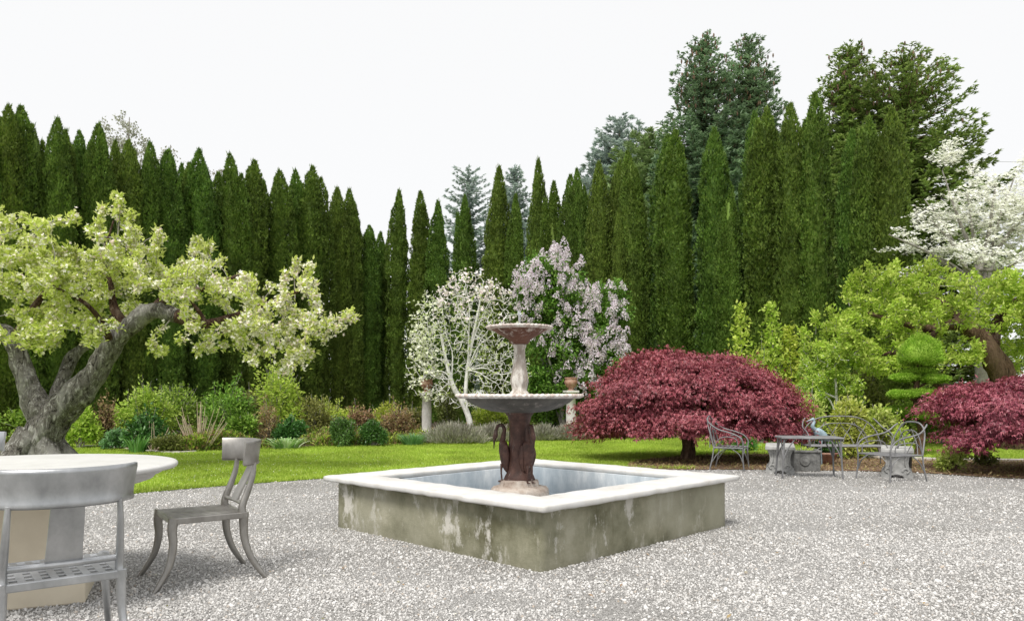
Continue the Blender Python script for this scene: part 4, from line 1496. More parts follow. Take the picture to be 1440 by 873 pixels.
# --- lilac
def lilac():
    rng = np.random.default_rng(75)
    Y = 20.2
    base = np.array([P(800, 613, Y)[0], Y, 0.0])
    t = thing('lilac_bush', 'tall lilac bush with pale purple flower heads between the magnolia and the hedge', 'shrub', base)
    L = []
    for x, y, dy in ((745, 400, .2), (780, 370, 0), (790, 440, -.5), (830, 440, .3), (865, 420, 0), (870, 480, -.3), (760, 470, -.5), (740, 440, .2), (815, 520, -.6)):
        L.append(limb([(800 + (x - 800) * .1, 612, 0, .06), (800 + (x - 800) * .45, 540, dy * .5, .045), (x, y, dy, .015)], Y, 14))
    L = rel(L, base)
    tm, tw = MB(), MB()
    for p, r in L:
        tube(tm, p, r, 8, 0, rough=.1)
    N, R = dens_nodes(L)
    ell = [(765, 395, 38, 38, Y, .9), (785, 430, 50, 50, Y, 1.0), (850, 450, 34, 52, Y, .9), (800, 500, 66, 50, Y, 1.2), (770, 550, 50, 45, Y, 1.0), (840, 530, 45, 50, Y, 1.0), (735, 420, 20, 28, Y, .5), (865, 430, 18, 34, Y, .5)]
    T = ellipsoid_targets(rng, ell, 560, .45) - base
    paths = grow(tw, N, R, T, rng, .005, .014, .12, 5, 4, lift=.1)
    tm.build('trunk', M['bark_grey'], t)
    tw.build('branches', M['bark_grey'], t)
    fm, pf = MB(), MB()
    pts, dr = on_paths(rng, paths, 60, .1)
    p = pts + rng.normal(0, .10, pts.shape)
    leaves(fm, p, unit(rng.normal(0, .7, p.shape) + np.array([0, -.1, .1])), rdir(rng, len(p), (0, -.2, 1), .6), rng.uniform(.07, .12, len(p)), rng.uniform(.045, .07, len(p)), 0, .25)
    # conical flower heads
    heads = []
    for x0, x1, y0, y1, k in ((720, 820, 343, 410, 62), (720, 760, 390, 440, 22), (825, 882, 392, 500, 62), (770, 850, 470, 540, 40), (775, 800, 345, 370, 8), (830, 890, 480, 520, 16), (730, 800, 410, 460, 14), (800, 845, 520, 560, 10), (795, 840, 400, 470, 26), (735, 790, 440, 500, 14)):
        for _ in range(k):
            x, y = rng.uniform(x0, x1), rng.uniform(y0, y1)
            if y0 == 343 and y < 343 + abs(x - 785) * .75:
                continue
            if y0 == 392 and y < 392 + abs(x - 862) * 1.1:
                continue
            heads.append(P(x, y, Y - rng.uniform(.55, 1.05)) - base)
    for h in heads:
        ax = unit(np.array([rng.normal(0, .25), rng.normal(-.15, .2), 1]))
        ln = rng.uniform(.17, .28)
        k = 46
        u = rng.random(k) ** 1.3
        rad = (.10 * (1 - u) + .018) * rng.uniform(.8, 1.1)
        a = rng.uniform(0, 6.28, k)
        X = unit(np.cross(ax, (0, 1, .1)))
        Yv = np.cross(ax, X)
        off = X * (rad * np.cos(a))[:, None] + Yv * (rad * np.sin(a))[:, None]
        c = h + ax * (u * ln)[:, None] + off
        stars(pf, c, off + rng.normal(0, .02, (k, 3)), rng.uniform(.018, .03, k), 4, 0, rng)
    fm.build('leaves', M['lilac_leaf'], t)
    pf.build('flower_heads', M['lilac_flower'], t)


lilac()


# --- pale budding trees behind the left hedge
def budding(label, px, ty, Y, spread, n, seed):
    rng = np.random.default_rng(seed)
    base = np.array([P(px, 557, Y)[0], Y, 0.0])
    t = thing('budding_tree', label, 'tree', base, 0, 'budding deciduous trees behind the left hedge')
    L = [limb([(px, 557 + CH * F / Y, 0, .16), (px + 3, 420, 0, .12), (px - 2, 300, 0, .06), (px + 4, ty + 8, 0, .012)], Y, 24)]
    for k in range(9):
        y0 = rng.uniform(300, 420)
        sx = rng.uniform(-1, 1) * spread
        L.append(limb([(px, y0, 0, .05), (px + sx * .5, y0 - 60, rng.normal(0, .4), .03), (px + sx, rng.uniform(ty + 8 + abs(sx) * .6, 290), rng.normal(0, .8), .010)], Y, 12))
    L = rel(L, base)
    tm, tw = MB(), MB()
    tube(tm, L[0][0], L[0][1], 10)
    for p, r in L[1:]:
        tube(tw, p, r, 5)
    N, R = dens_nodes(L[1:])
    T = ellipsoid_targets(rng, [(px, ty + 55, spread * .8, 52, Y, 1.3), (px, ty + 110, spread, 50, Y, 1.5)], n, .5) - base
    paths = grow(tw, N, R, T, rng, .005, .008, .15, 5, 3, lift=.2)
    tm.build('trunk', M['bark_grey'], t)
    tw.build('branches', M['bark_grey'], t)
    fm = MB()
    pts, dr = on_paths(rng, paths, 16, .2)
    leaves(fm, pts + rng.normal(0, .05, pts.shape), rdir(rng, len(pts), (0, 0, .5)), rdir(rng, len(pts)), rng.uniform(.06, .11, len(pts)), .06)
    fm.build('leaves', M['bud_leaf'], t)


budding('tallest pale budding tree showing its thin twigs above the left hedge', 178, 157, 25, 42, 260, 76)
budding('middle pale budding tree, a small wisp above the left hedge', 236, 196, 25.5, 20, 120, 77)
budding('shortest pale budding tree, a low faint wisp above the hedge near its middle', 308, 232, 26, 16, 80, 78)

# ------------------------------------------------------------------ red laceleaf maples
def maple(label, cx, Y, rx, ry, zt, seed, trunk_dx=0.0, n_cl=250, flat=.95):
    rng = np.random.default_rng(seed)
    t = thing('japanese_maple', label, 'tree', (cx, Y, 0), 0, 'red laceleaf maples')
    # weeping clumps over a dome
    cl = []
    k = 0
    while len(cl) < n_cl and k < 20000:
        k += 1
        d = rdir(rng, 1)[0]
        d[2] = abs(d[2])
        rr = rng.uniform(.80, 1.0) if rng.random() < .8 else rng.uniform(.5, .8)
        p = np.array([d[0] * rx * rr, d[1] * ry * rr, .56 + (zt - .56) * (d[2] ** flat) * rr])
        bump = 1 + .20 * n3(p, 1.5, seed)
        p[:2] *= bump
        p[2] *= 1 + .20 * n3(p, 1.9, seed + 5)
        p[2] -= .13 * max(0.0, p[0] / rx - .45)
        cl.append(p)
    # low skirt
    for _ in range(int(n_cl * .22)):
        a = rng.uniform(0, 2 * np.pi)
        r = rng.uniform(.75, 1.02)
        cl.append(np.array([math.cos(a) * rx * r, math.sin(a) * ry * r, rng.uniform(.44, .62) + .16 * n3((math.cos(a) * 2, math.sin(a) * 2, 0), 1.5, seed)]))
    cl = np.array(cl)
    mb = MB()
    for p in cl:
        s = rng.uniform(.16, .34)
        m = int(140 * (s / .22) ** 2)
        o = rng.normal(size=(m, 3)) * np.array([s, s, s * .30]) * .55
        out = np.array([p[0] / rx, p[1] / ry, 0])
        o[:, 2] -= (o[:, :2] @ out[:2]) * .35
        B = p + o
        B[:, 2] = np.maximum(B[:, 2], .33)
        D = unit(out * .7 + np.array([0, 0, -.55]) + rng.normal(0, .55, (m, 3)))
        Nn = unit(np.array([0, 0, 1]) + out * .6 + rng.normal(0, .3, (m, 3)))
        side = unit(np.cross(D, Nn))
        for off, ls in ((0, 1), (-.7, .75), (.7, .75)):
            leaves(mb, B, unit(D + side * off), Nn, rng.uniform(.05, .09, m) * ls, rng.uniform(.013, .022, m), 0, .3)
    tr = MB()
    tube(tr, catmull([(trunk_dx, 0, -.03), (trunk_dx + .03, 0, .25), (trunk_dx - .02, 0, .55), (0, 0, .8)], 14), np.linspace(.13, .085, 14), 14, rough=.2, rs=6)
    nodes = [np.array([0, 0, .8]), np.array([trunk_dx * .5, 0, .6])]
    tgt = cl[rng.choice(len(cl), min(150, len(cl)), replace=False)] * np.array([.93, .93, .95])
    bm_ = MB()
    for a in range(7):
        an = a * .9 + rng.uniform(0, .4)
        e = np.array([math.cos(an) * rx * .55, math.sin(an) * ry * .55, zt * rng.uniform(.62, .8)])
        pth = catmull([(0, 0, .7), e * np.array([.5, .5, 0]) + np.array([0, 0, .95]), e], 10)
        tube(bm_, pth, np.linspace(.06, .025, 10), 8, rough=.2, rs=6)
        nodes += list(pth)
    grow(bm_, nodes, np.full(len(nodes), .03), tgt, rng, .005, .012, .15, 5, 4, lift=.15)
    tr.build('trunk', M['bark_brown'], t)
    bm_.build('branches', M['bark_brown'], t)
    mb.build('crown', M['maple'], t)


maple('red laceleaf maple spreading behind the pool, with an armchair in front of it', 3.12, 12.75, 1.84, 1.2, 1.80, 81, -.10, flat=.72)
maple('red laceleaf maple at the right edge of the garden, beside the stone bench', 8.2, 10.5, 1.92, 1.3, 1.58, 82, .1, flat=.72)

# ------------------------------------------------------------------ topiary
def topiary():
    rng = np.random.default_rng(83)
    Y = 13.6
    x0 = P(1292, 557, Y)[0]
    t = thing('topiary_tree', 'bright green topiary with a domed top over flat clipped tiers, behind the right bench', 'tree', (x0, Y, 0))
    tr = MB()
    tube(tr, catmull([(0, 0, -.02), (.05, 0, .5), (-.05, 0, 1.1), (.02, 0, 1.75)], 16), np.linspace(.08, .04, 16), 10, rough=.15)
    tr.build('trunk', M['bark_brown'], t)
    pads = [(1294.5, 505, 33, 14, 'dome', 34), (1310, 533, 27, 9, 'pad', 0), (1279, 531, 27, 9, 'pad', 0), (1296, 523, 26, 8, 'pad', 0), (1267, 555, 25, 9, 'pad', 0), (1296, 553, 30, 8, 'pad', 0), (1312, 561, 18, 7, 'pad', 0), (1280, 577, 27, 9, 'pad', 0), (1262, 578, 22, 9, 'pad', 0), (1296, 585, 20, 8, 'pad', 0)]
    for i, (px, py, rxp, rzp, kd, up) in enumerate(pads):
        c = P(px, py, Y)
        c = np.array([c[0] - x0, rng.uniform(-.12, .12) if kd == 'pad' else 0, c[2]])
        rx, rz = rxp * .84 / F * Y, rzp * (.8 if kd == 'dome' else .58) / F * Y
        mb = MB()
        n = 8000 if kd == 'dome' else 3000
        d = rdir(rng, n)
        zr = np.where(d[:, 2] > 0, (up / F * Y if kd == 'dome' else rz), rz * .7)
        sc = np.stack([np.full(n, rx), np.full(n, rx * (1 if kd == 'dome' else .85)), zr], 1)
        jit = rng.uniform(.82, 1.03, (n, 1))
        B = d * sc * jit
        B += d * np.array([n3(b, 5, i) for b in B])[:, None] * .05
        leaves(mb, c + B, unit(d + np.array([0, 0, .5]) + rng.normal(0, .4, (n, 3))), rdir(rng, n), rng.uniform(.03, .058, n), .014, 0, .1)
        bmm = bmesh.new()
        bmesh.ops.create_icosphere(bmm, subdivisions=2, radius=1)
        bmm.verts.index_update()
        V = np.array([v.co[:] for v in bmm.verts])
        zz = np.where(V[:, 2] > 0, (up / F * Y if kd == 'dome' else rz), rz * .7)
        mb.add(c + V * np.stack([np.full(len(V), rx * .82), np.full(len(V), rx * .72), zz * .82], 1), [[v.index for v in f.verts] for f in bmm.faces])
        bmm.free()
        if kd == 'pad':
            br = MB()
            tube(br, catmull([(0, 0, c[2] - .15), c * np.array([.6, .6, 1]) - (0, 0, .06), c], 6), .02, 6)
            br.build('branch', M['bark_brown'], t)
        mb.build('dome' if kd == 'dome' else 'tier', M['topiary'], t)


topiary()

# ------------------------------------------------------------------ shrubs and bed plants
def bush(name, label, px, base_y, top_y, wpx, mat, seed, n=2600, leaf=.07, stems=True, lobes=9, fill=.6, group=None, cat='shrub', up=.4, Y=None, stemmat='bark_grey', aspect=.8, low=.05):
    rng = np.random.default_rng(seed)
    g = G(px, base_y)
    if Y is None:
        Y = g[1]
    x0 = (px - 720) / F * Y
    h = CH - (top_y - HY) / F * Y
    rx = wpx / F * Y / 2
    t = thing(name, label, cat, (x0, Y, 0), 0, group)
    mb, st = MB(), MB()
    ctr = []
    for i in range(lobes):
        a = rng.uniform(0, 6.28)
        r = rng.uniform(.1, .68)
        z = rng.uniform(low + .25, .80) * (1 - .35 * r)
        ctr.append((math.cos(a) * r * rx, math.sin(a) * r * rx * aspect, z * h, rng.uniform(.20, .44)))
    ctr.append((0, 0, h * .70, .42))
    per = n // len(ctr)
    for cx, cy, cz, s in ctr:
        d = rdir(rng, per)
        sz = min(s * h, h - cz + .02 * h) if s * h > h - cz else s * h * .8
        B = np.array([cx, cy, cz]) + d * np.array([s * rx * 1.15, s * rx * aspect * 1.1, sz]) * (rng.random((per, 1)) ** fill)
        B[:, 2] = np.maximum(B[:, 2], low * h)
        B += rng.normal(0, .02, B.shape)
        L = rng.uniform(.7, 1.3, per) * leaf
        leaves(mb, B, unit(d * .7 + np.array([0, -.1, up]) + rng.normal(0, .5, (per, 3))), rdir(rng, per, (0, -.2, .8), .7), L, L * rng.uniform(.4, .6, per), 0, .2)
        for _ in range(2):
            e = np.array([cx, cy, cz]) + unit(rng.normal(size=3) * np.array([.8, .5, .3]) + np.array([0, 0, 1.0])) * np.array([s * rx, s * rx, s * h]) * rng.uniform(.9, 1.5)
            m = max(6, int(per * .05))
            u = rng.uniform(.3, 1, m)[:, None]
            Bs = np.array([cx, cy, cz]) * (1 - u) + e * u + rng.normal(0, leaf * .45, (m, 3))
            leaves(mb, Bs, rdir(rng, m, (0, 0, .5)), rdir(rng, m, (0, 0, .8)), leaf * rng.uniform(.7, 1.2, m), leaf * .5, 0, .2)
            tube(st, [(cx * .8, cy * .8, cz * .8), e], [.006, .003], 4)
        if stems:
            tube(st, catmull([(cx * .15, cy * .15, -.02), (cx * .5, cy * .5, cz * .5), (cx, cy, cz + s * h * .3)], 7), np.linspace(.013, .005, 7), 5)
            for _ in range(3):
                e = np.array([cx, cy, cz]) + rdir(rng, 1)[0] * np.array([s * rx, s * rx, s * h * .7])
                tube(st, [(cx * .6, cy * .6, cz * .6), e], [.007, .003], 4)
    mb.build('foliage', mat, t)
    st.build('stem', M[stemmat], t)
    return t


def tuft(name, label, px, base_y, top_y, wpx, mat, seed, n=90, w=.022, cat='plant', group=None, Y=None, arch=.5):
    rng = np.random.default_rng(seed)
    if Y is None:
        Y = G(px, base_y)[1]
    x0 = (px - 720) / F * Y
    h = CH - (top_y - HY) / F * Y
    rx = wpx / F * Y / 2
    mb = MB()
    a = rng.uniform(0, 6.28, n)
    r = np.sqrt(rng.random(n))
    B = np.stack([np.cos(a) * r * rx * .55, np.sin(a) * r * rx * .5, np.full(n, 0.0)], 1)
    O = np.stack([np.cos(a), np.sin(a) * .9, np.zeros(n)], 1) * (r * rx * .75)[:, None] + rng.normal(0, .03, (n, 3)) * np.array([1, 1, 0])
    hh = h * rng.uniform(.6, 1.05, n)
    m = 5
    S = unit(np.stack([-np.sin(a) + rng.normal(0, .4, n), np.cos(a) + rng.normal(0, .4, n), np.zeros(n)], 1))
    rows = []
    for i in range(m):
        u = i / (m - 1)
        c = B + O * (u ** 1.6) + np.stack([np.zeros(n), np.zeros(n), hh * (u - arch * .45 * u ** 3)], 1)
        ww = w * (1 - u ** 2.2) * .5 + .0015
        rows += [c - S * ww, c + S * ww]
    V = np.stack(rows, 1)
    base = np.arange(n)[:, None] * (2 * m)
    q = np.concatenate([np.stack([base[:, 0] + 2 * i, base[:, 0] + 2 * i + 1, base[:, 0] + 2 * i + 3, base[:, 0] + 2 * i + 2], 1) for i in range(m - 1)])
    mb.add(V.reshape(-1, 3), q, 0, True)
    o = mb.build(name, mat, None, (x0, Y, 0))
    return tag(o, label, cat, group)


def mound(name, label, px, base_y, top_y, wpx, mat, seed, n=2600, group=None):
    """lavender like mound of fine upright stems"""
    rng = np.random.default_rng(seed)
    Y = G(px, base_y)[1]
    x0 = (px - 720) / F * Y
    h = CH - (top_y - HY) / F * Y
    rx = wpx / F * Y / 2
    t = thing(name, label, 'shrub', (x0, Y, 0), 0, group)
    d = rdir(rng, n)
    d[:, 2] = np.abs(d[:, 2])
    k = rng.random((n, 1)) ** .5
    B = d * np.array([rx, rx * .7, h * .72]) * k
    B[:, 2] += .02
    B += d * np.array([n3(b, 3, seed) for b in B])[:, None] * .10
    B[:, 2] = np.maximum(B[:, 2], .01)
    mb = MB()
    leaves(mb, B, unit(d * np.array([.7, .7, .2]) + np.array([0, 0, .9]) + rng.normal(0, .25, (n, 3))), rdir(rng, n), rng.uniform(.08, .20, n), rng.uniform(.012, .022, n), 0, .1)
    mb.build('foliage', mat, t)
    st = MB()
    for _ in range(26):
        a = rng.uniform(0, 6.28)
        e = np.array([math.cos(a) * rx * .8, math.sin(a) * rx * .55, h * rng.uniform(.4, .8)])
        tube(st, catmull([e * .08 * np.array([1, 1, 0]), e * np.array([.6, .6, .4]), e], 5), np.linspace(.009, .003, 5), 4)
    st.build('stem', M['bark_grey'], t)


def canes(name, label, px, base_y, top_y, wpx, n, seed, red=True):
    rng = np.random.default_rng(seed)
    Y = G(px, base_y)[1]
    x0 = (px - 720) / F * Y
    h = CH - (top_y - HY) / F * Y
    rx = wpx / F * Y / 2
    t = thing(name, label, 'shrub', (x0, Y, 0))
    a_, b_ = MB(), MB()
    for i in range(n):
        u = rng.uniform(-1, 1)
        e = np.array([u * rx, rng.uniform(-.5, .5) * rx * .7, h * rng.uniform(.45, 1.0) * (1 - .15 * u * u)])
        s = e * np.array([.22, .22, 0]) + rng.normal(0, .02, 3) * np.array([1, 1, 0])
        pth = catmull([s, s * .5 + e * np.array([.5, .5, .45]), e], 7)
        tube(a_, pth, np.linspace(.012, .005, 7) * rng.uniform(.7, 1.2), 6)
    a_.build('stem', M['cane'], t)
    if red:
        for i in range(26):
            an = rng.uniform(0, 6.28)
            e = np.array([math.cos(an) * rx * .4, math.sin(an) * rx * .3, h * rng.uniform(.15, .32)])
            tube(b_, [e * np.array([.4, .4, 0]), e], [.014, .006], 5)
        b_.build('young_shoot', M['cane_red'], t)


B_ = 'shrubs in the flower bed along the hedge'
bush('shrub', 'loose mid green shrub behind and left of the tan cane fan', 245, 619, 540, 130, M['mid_leaf'], 181, 3000, .085, lobes=16, group=B_, low=.1)
bush('shrub', 'loose olive shrub in the back row behind the bronze shrub', 352, 616, 545, 110, M['olive_leaf'], 182, 2600, .08, lobes=16, group=B_, low=.1)
bush('shrub', 'loose fresh green shrub in the back row behind the left round bush', 462, 615, 562, 120, M['lime_leaf'], 183, 2600, .08, lobes=16, group=B_, low=.1)
bush('shrub', 'straggly bronze shrub in the back row left of the stone column', 578, 613, 572, 70, M['olive_leaf'], 184, 1800, .07, lobes=14, group=B_, low=.1)
bush('shrub', 'loose green shrub deep in the shade behind the apple trunk', 60, 622, 560, 110, M['mid_leaf'], 185, 2600, .09, lobes=14, group=B_, low=.1)
bush('shrub', 'lime green shrub close behind the apple trunk', 112, 630, 570, 70, M['lime_leaf'], 101, 2600, .09, group=B_)
bush('shrub', 'brown twiggy bush with bare stems just right of the apple trunk', 150, 629, 556, 56, M['rust_leaf'], 102, 500, .06, lobes=12, group=B_, stemmat='bark_brown')
bush('shrub', 'yellow green shrub right of the brown twiggy bush', 203, 624, 546, 100, M['lime_leaf'], 103, 3400, .085, lobes=15, group=B_, low=.3)
bush('shrub', 'dark green leafy clump below the yellow green shrub', 212, 633, 584, 88, M['dark_leaf'], 104, 2600, .10, group=B_)
bush('shrub', 'grey green low plant by the pale edging strip', 165, 632, 606, 46, M['blue_leaf'], 105, 900, .08, stems=False, lobes=5, group=B_, cat='plant')
tuft('iris_clump', 'upright dark green iris clump behind the edging strip', 193, 637, 603, 34, M['blade'], 106, 60, .03)
canes('cane_bush', 'fan of bare tan canes with a red base near the chair', 278, 634.5, 564, 84, 40, 107)
canes('cane_bush', 'few short pale canes standing before the dark green clump', 214, 635, 590, 60, 11, 108, red=False)
bush('shrub', 'low olive plant at the foot of the tan canes', 245, 636.5, 612, 60, M['olive_leaf'], 109, 1200, .06, stems=False, lobes=6, group=B_, cat='plant')
bush('shrub', 'dark green rounded shrub behind the tan canes', 318, 622, 535, 96, M['mid_leaf'], 110, 3400, .09, group=B_)
bush('shrub', 'tall loose green shrub under the tips of the apple boughs', 385, 622, 508, 120, M['lime_leaf'], 111, 3600, .085, lobes=14, group=B_, stemmat='bark_grey')
bush('shrub', 'bright green leafy plant left of the bronze shrub', 340, 628, 582, 50, M['mid_leaf'], 112, 1400, .10, group=B_)
bush('shrub', 'bronze leaved shrub in front of the tall loose green shrub', 375, 627, 570, 60, M['rust_leaf'], 113, 1300, .07, group=B_)
bush('shrub', 'blue green leafy plant right of the bronze shrub', 408, 628, 590, 56, M['dark_leaf'], 114, 1500, .10, stems=False, group=B_)
tuft('hosta_clump', 'arching pale edged hosta blades at the lawn edge', 402, 631, 604, 64, M['blade_pale'], 115, 110, .045, arch=1.0)
bush('shrub', 'olive green shrub left of the two round bushes', 440, 622, 560, 84, M['olive_leaf'], 116, 2400, .075, group=B_)
bush('round_bush', 'left one of two dense round dark green bushes at the lawn edge', 478, 628, 586, 48, M['dark_leaf'], 117, 3600, .055, lobes=10, fill=.35, group='clipped round bushes', low=.02)
bush('round_bush', 'right one of two dense round dark green bushes at the lawn edge', 525, 627.5, 592, 44, M['dark_leaf'], 118, 3400, .055, lobes=10, fill=.35, group='clipped round bushes', low=.02)
bush('shrub', 'reddish brown shrub behind and between the two round bushes', 502, 618, 568, 64, M['rust_leaf'], 119, 1800, .07, group=B_)
bush('shrub', 'pinkish tan shrub right of the two round bushes', 560, 619, 566, 74, M['rust_leaf'], 120, 2400, .065, group=B_)
bush('shrub', 'yellow green shrub peeping over the pinkish tan one', 545, 614, 566, 60, M['lime_leaf'], 121, 1300, .075, group=B_)
tuft('grass_clump', 'low blue green grassy clump left of the large lavender', 580, 626, 604, 46, M['blue_leaf'], 122, 260, .016)
mound('lavender', 'largest grey lavender mound at the lawn edge below the magnolia', 640, 624, 590, 92, M['lavender'], 123, 4200, 'lavender mounds along the lawn')
mound('lavender', 'small grey lavender mound just left of the fountain pedestal', 692, 621.5, 592, 52, M['lavender'], 124, 2200, 'lavender mounds along the lawn')
mound('lavender', 'grey lavender mound just right of the fountain pedestal', 765, 620, 594, 44, M['lavender'], 125, 2000, 'lavender mounds along the lawn')
mound('lavender', 'grey lavender mound at the foot of the column by the red maple', 802, 619.5, 593, 56, M['lavender'], 126, 2200, 'lavender mounds along the lawn')
bush('shrub', 'yellow green shrub under the lower fountain bowl, left of the pedestal', 690, 613, 566, 62, M['lime_leaf'], 127, 2200, .08, group=B_)
bush('shrub', 'green shrub under the lower fountain bowl, right of the pedestal', 758, 613, 564, 62, M['mid_leaf'], 128, 2400, .08, group=B_)
bush('rose_bush', 'dark green climbing bush between the left column and the magnolia trunk', 628, 612, 540, 50, M['olive_leaf'], 129, 2400, .075, group=B_, lobes=12)
bush('shrub', 'low dark bush between the green shrub and the right column', 782, 612, 568, 40, M['dark_leaf'], 130, 1400, .08, group=B_)
# right of the first maple
bush('shrub', 'tall lime shrub with upright shoots behind the top of the red maple by the pool', 1072, 615, 492, 80, M['lime_leaf'], 131, 3400, .11, lobes=16, group=B_, Y=17.2, low=.35)
for i, (px, ty) in enumerate(((1041, 432), (1085, 428), (1110, 462))):
    rng = np.random.default_rng(140 + i)
    Yb = 17.2
    b = np.array([(px - 720) / F * Yb, Yb, 0])
    t = thing('young_sapling', ['lime leaved upright shoot behind the left side of the maple top', 'tallest lime leaved upright shoot behind the maple top', 'shortest lime leaved upright shoot at the right of the maple top'][i], 'sapling', b, 0, 'leafy upright shoots behind the maple')
    h = P(px, ty, Yb)[2]
    st = MB()
    pth = catmull([(0, 0, 0), (.05, 0, h * .5), (-.02, 0, h)], 14)
    tube(st, pth, np.linspace(.03, .006, 14), 6)
    st.build('stem', M['bark_grey'], t)
    fm = MB()
    n = 620
    u = rng.uniform(.45, 1, n)
    c = np.stack([np.interp(u, np.linspace(0, 1, 14), pth[:, k]) for k in range(3)], 1)
    c += rng.normal(0, 1, (n, 3)) * (np.array([.16, .16, .05]) * (1.05 - u)[:, None] * 1.5 + .05)
    leaves(fm, c, rdir(rng, n, (0, 0, .6)), rdir(rng, n, (0, 0, 1)), rng.uniform(.08, .13, n), .06)
    fm.build('leaves', M['lime_leaf'], t)
bush('shrub', 'yellow green shrub at the right flank of the red maple by the pool', 1135, 640, 560, 66, M['yellow_leaf'], 132, 2200, .085, group=B_)
bush('shrub', 'yellow green shrub behind the left half of the settee', 1195, 645, 562, 76, M['yellow_leaf'], 133, 2800, .085, group=B_)
bush('shrub', 'yellow green shrub behind the right half of the settee', 1240, 645, 572, 70, M['yellow_leaf'], 134, 2600, .085, group=B_)
bush('shrub', 'dark olive thicket between the sapling and the topiary', 1215, 632, 520, 110, M['olive_leaf'], 135, 3600, .09, group=B_, Y=16.5)
bush('shrub', 'dark green thicket behind the white barked sapling', 1150, 630, 520, 90, M['mid_leaf'], 136, 3000, .09, group=B_, Y=16.8)
bush('shrub', 'shaded green thicket behind the topiary and under the apple tree', 1320, 632, 540, 150, M['mid_leaf'], 137, 3600, .10, group=B_, Y=17)
bush('small_shrub', 'small yellow green shrub on the mulch beside the right bench', 1340, 664, 628, 46, M['yellow_leaf'], 138, 900, .06, stemmat='bark_brown')
bush('small_shrub', 'small sparse dark shrub near the edging under the right maple', 1384, 655, 634, 40, M['olive_leaf'], 139, 420, .05, stemmat='bark_brown')
bush('potted_plant', 'dark bushy plant growing in the brown pot under the settee', 1157, 648, 632, 42, M['dark_leaf'], 150, 1100, .06, stems=False, cat='plant')
o = [x for x in bpy.data.objects if x.name.startswith('potted_plant')][-1]
o.location = (rp.location.x, rp.location.y, .15)
tuft('potted_grass', 'bright green grassy plant growing in the dark stone planter', 1137, 660, 640, 34, M['lime_leaf'], 151, 130, .018, Y=11.35)
o = [x for x in bpy.data.objects if x.name.startswith('potted_grass')][-1]
o.location = (pl.location.x, pl.location.y, .19)
bush('trailing_plant', 'pale leaved plant growing from the tall dark pot by the bench', 1296, 668, 632, 26, M['lime_leaf'], 152, 500, .05, stems=False, lobes=4, cat='plant')
o = [x for x in bpy.data.objects if x.name.startswith('trailing_plant')][-1]
o.location = (dp.location.x, dp.location.y, .30)
bush('shrub', 'green leafy perennial clump under the red maple behind the left armchair', 1040, 634, 612, 60, M['blade'], 153, 900, .09, stems=False, group=B_, cat='plant')


def sapling():
    rng = np.random.default_rng(160)
    Y = 14.6
    base = np.array([P(1176, 557, Y)[0], Y, 0.0])
    t = thing('white_sapling', 'slim young tree with pale bark between the maple and the topiary', 'tree', base)
    L = [limb([(1176, 635, 0, .035), (1177, 580, 0, .03), (1175, 530, 0, .022), (1172, 490, 0, .01)], Y, 16), limb([(1177, 560, 0, .02), (1150, 548, 0, .015), (1130, 540, 0, .006)], Y, 8), limb([(1176, 540, 0, .02), (1165, 515, 0, .014), (1150, 505, 0, .006)], Y, 8), limb([(1177, 585, 0, .02), (1165, 560, 0, .016), (1150, 555, 0, .008)], Y, 8)]
    L = rel(L, base)
    tm = MB()
    tube(tm, L[0][0], L[0][1], 8)
    tm.build('trunk', M['bark_white'], t)
    tw = MB()
    for p, r in L[1:]:
        tube(tw, p, r, 6)
    N, R = dens_nodes(L)
    T = ellipsoid_targets(rng, [(1165, 510, 40, 34, Y, .7), (1140, 540, 26, 26, Y, .5), (1190, 550, 30, 26, Y, .5)], 220, .5) - base
    paths = grow(tw, N[4:], R[4:], T, rng, .004, .01, .12, 5, 4)
    tw.build('branches', M['bark_white'], t)
    fm = MB()
    pts, dr = on_paths(rng, paths, 22, .3)
    leaves(fm, pts + rng.normal(0, .03, pts.shape), rdir(rng, len(pts), (0, 0, .4)), rdir(rng, len(pts), (0, 0, 1)), .07, .04)
    fm.build('leaves', M['lime_leaf'], t)


sapling()


def ground_cover():
    rng = np.random.default_rng(170)
    E = np.array(bed_edge)
    n = 110000
    i = rng.integers(0, len(E) - 1, n)
    t = rng.random((n, 1))
    p = E[i] * (1 - t) + E[i + 1] * t
    p[:, 1] += rng.exponential(.9, n) + .03
    k = (np.abs(p[:, 0]) < p[:, 1] * .74) & (p[:, 1] < 24)
    dens = np.array([mnoise.noise(Vector((x * .9, y * .9, 0))) for x, y in p])
    k &= dens > -.12
    p, dens = p[k], dens[k]
    n = len(p)
    B = np.column_stack([p, rng.uniform(0, .16, n) * (1 + 2.2 * np.clip(dens, -.1, 1))])
    mb = MB()
    m = rng.integers(0, 4, n)
    for q in range(4):
        s = m == q
        leaves(mb, B[s], rdir(rng, s.sum(), (0, 0, 1.0), .6), rdir(rng, s.sum(), (0, 0, .6)), rng.uniform(.05, .12, s.sum()), rng.uniform(.02, .045, s.sum()), q)
    kind(mb.build('ground_cover', [M['mid_leaf'], M['olive_leaf'], M['lime_leaf'], M['rust_leaf']]), 'stuff')
    # bark chips and fallen leaves on the mulch
    X = rng.uniform(1.7, 9, 26000)
    Y = rng.uniform(8.8, 14, 26000)
    k = inside(MULCH_P, X, Y)
    X, Y = X[k], Y[k]
    n = len(X)
    mb = MB()
    B = np.stack([X, Y, rng.uniform(.010, .035, n)], 1)
    leaves(mb, B, rdir(rng, n, (0, 0, .1), 1) * np.array([1, 1, .4]), rdir(rng, n, (0, 0, 2), .5), rng.uniform(.02, .07, n), rng.uniform(.012, .025, n), 0, .05)
    kind(mb.build('bark_chips', M['rust_leaf']), 'stuff')


ground_cover()

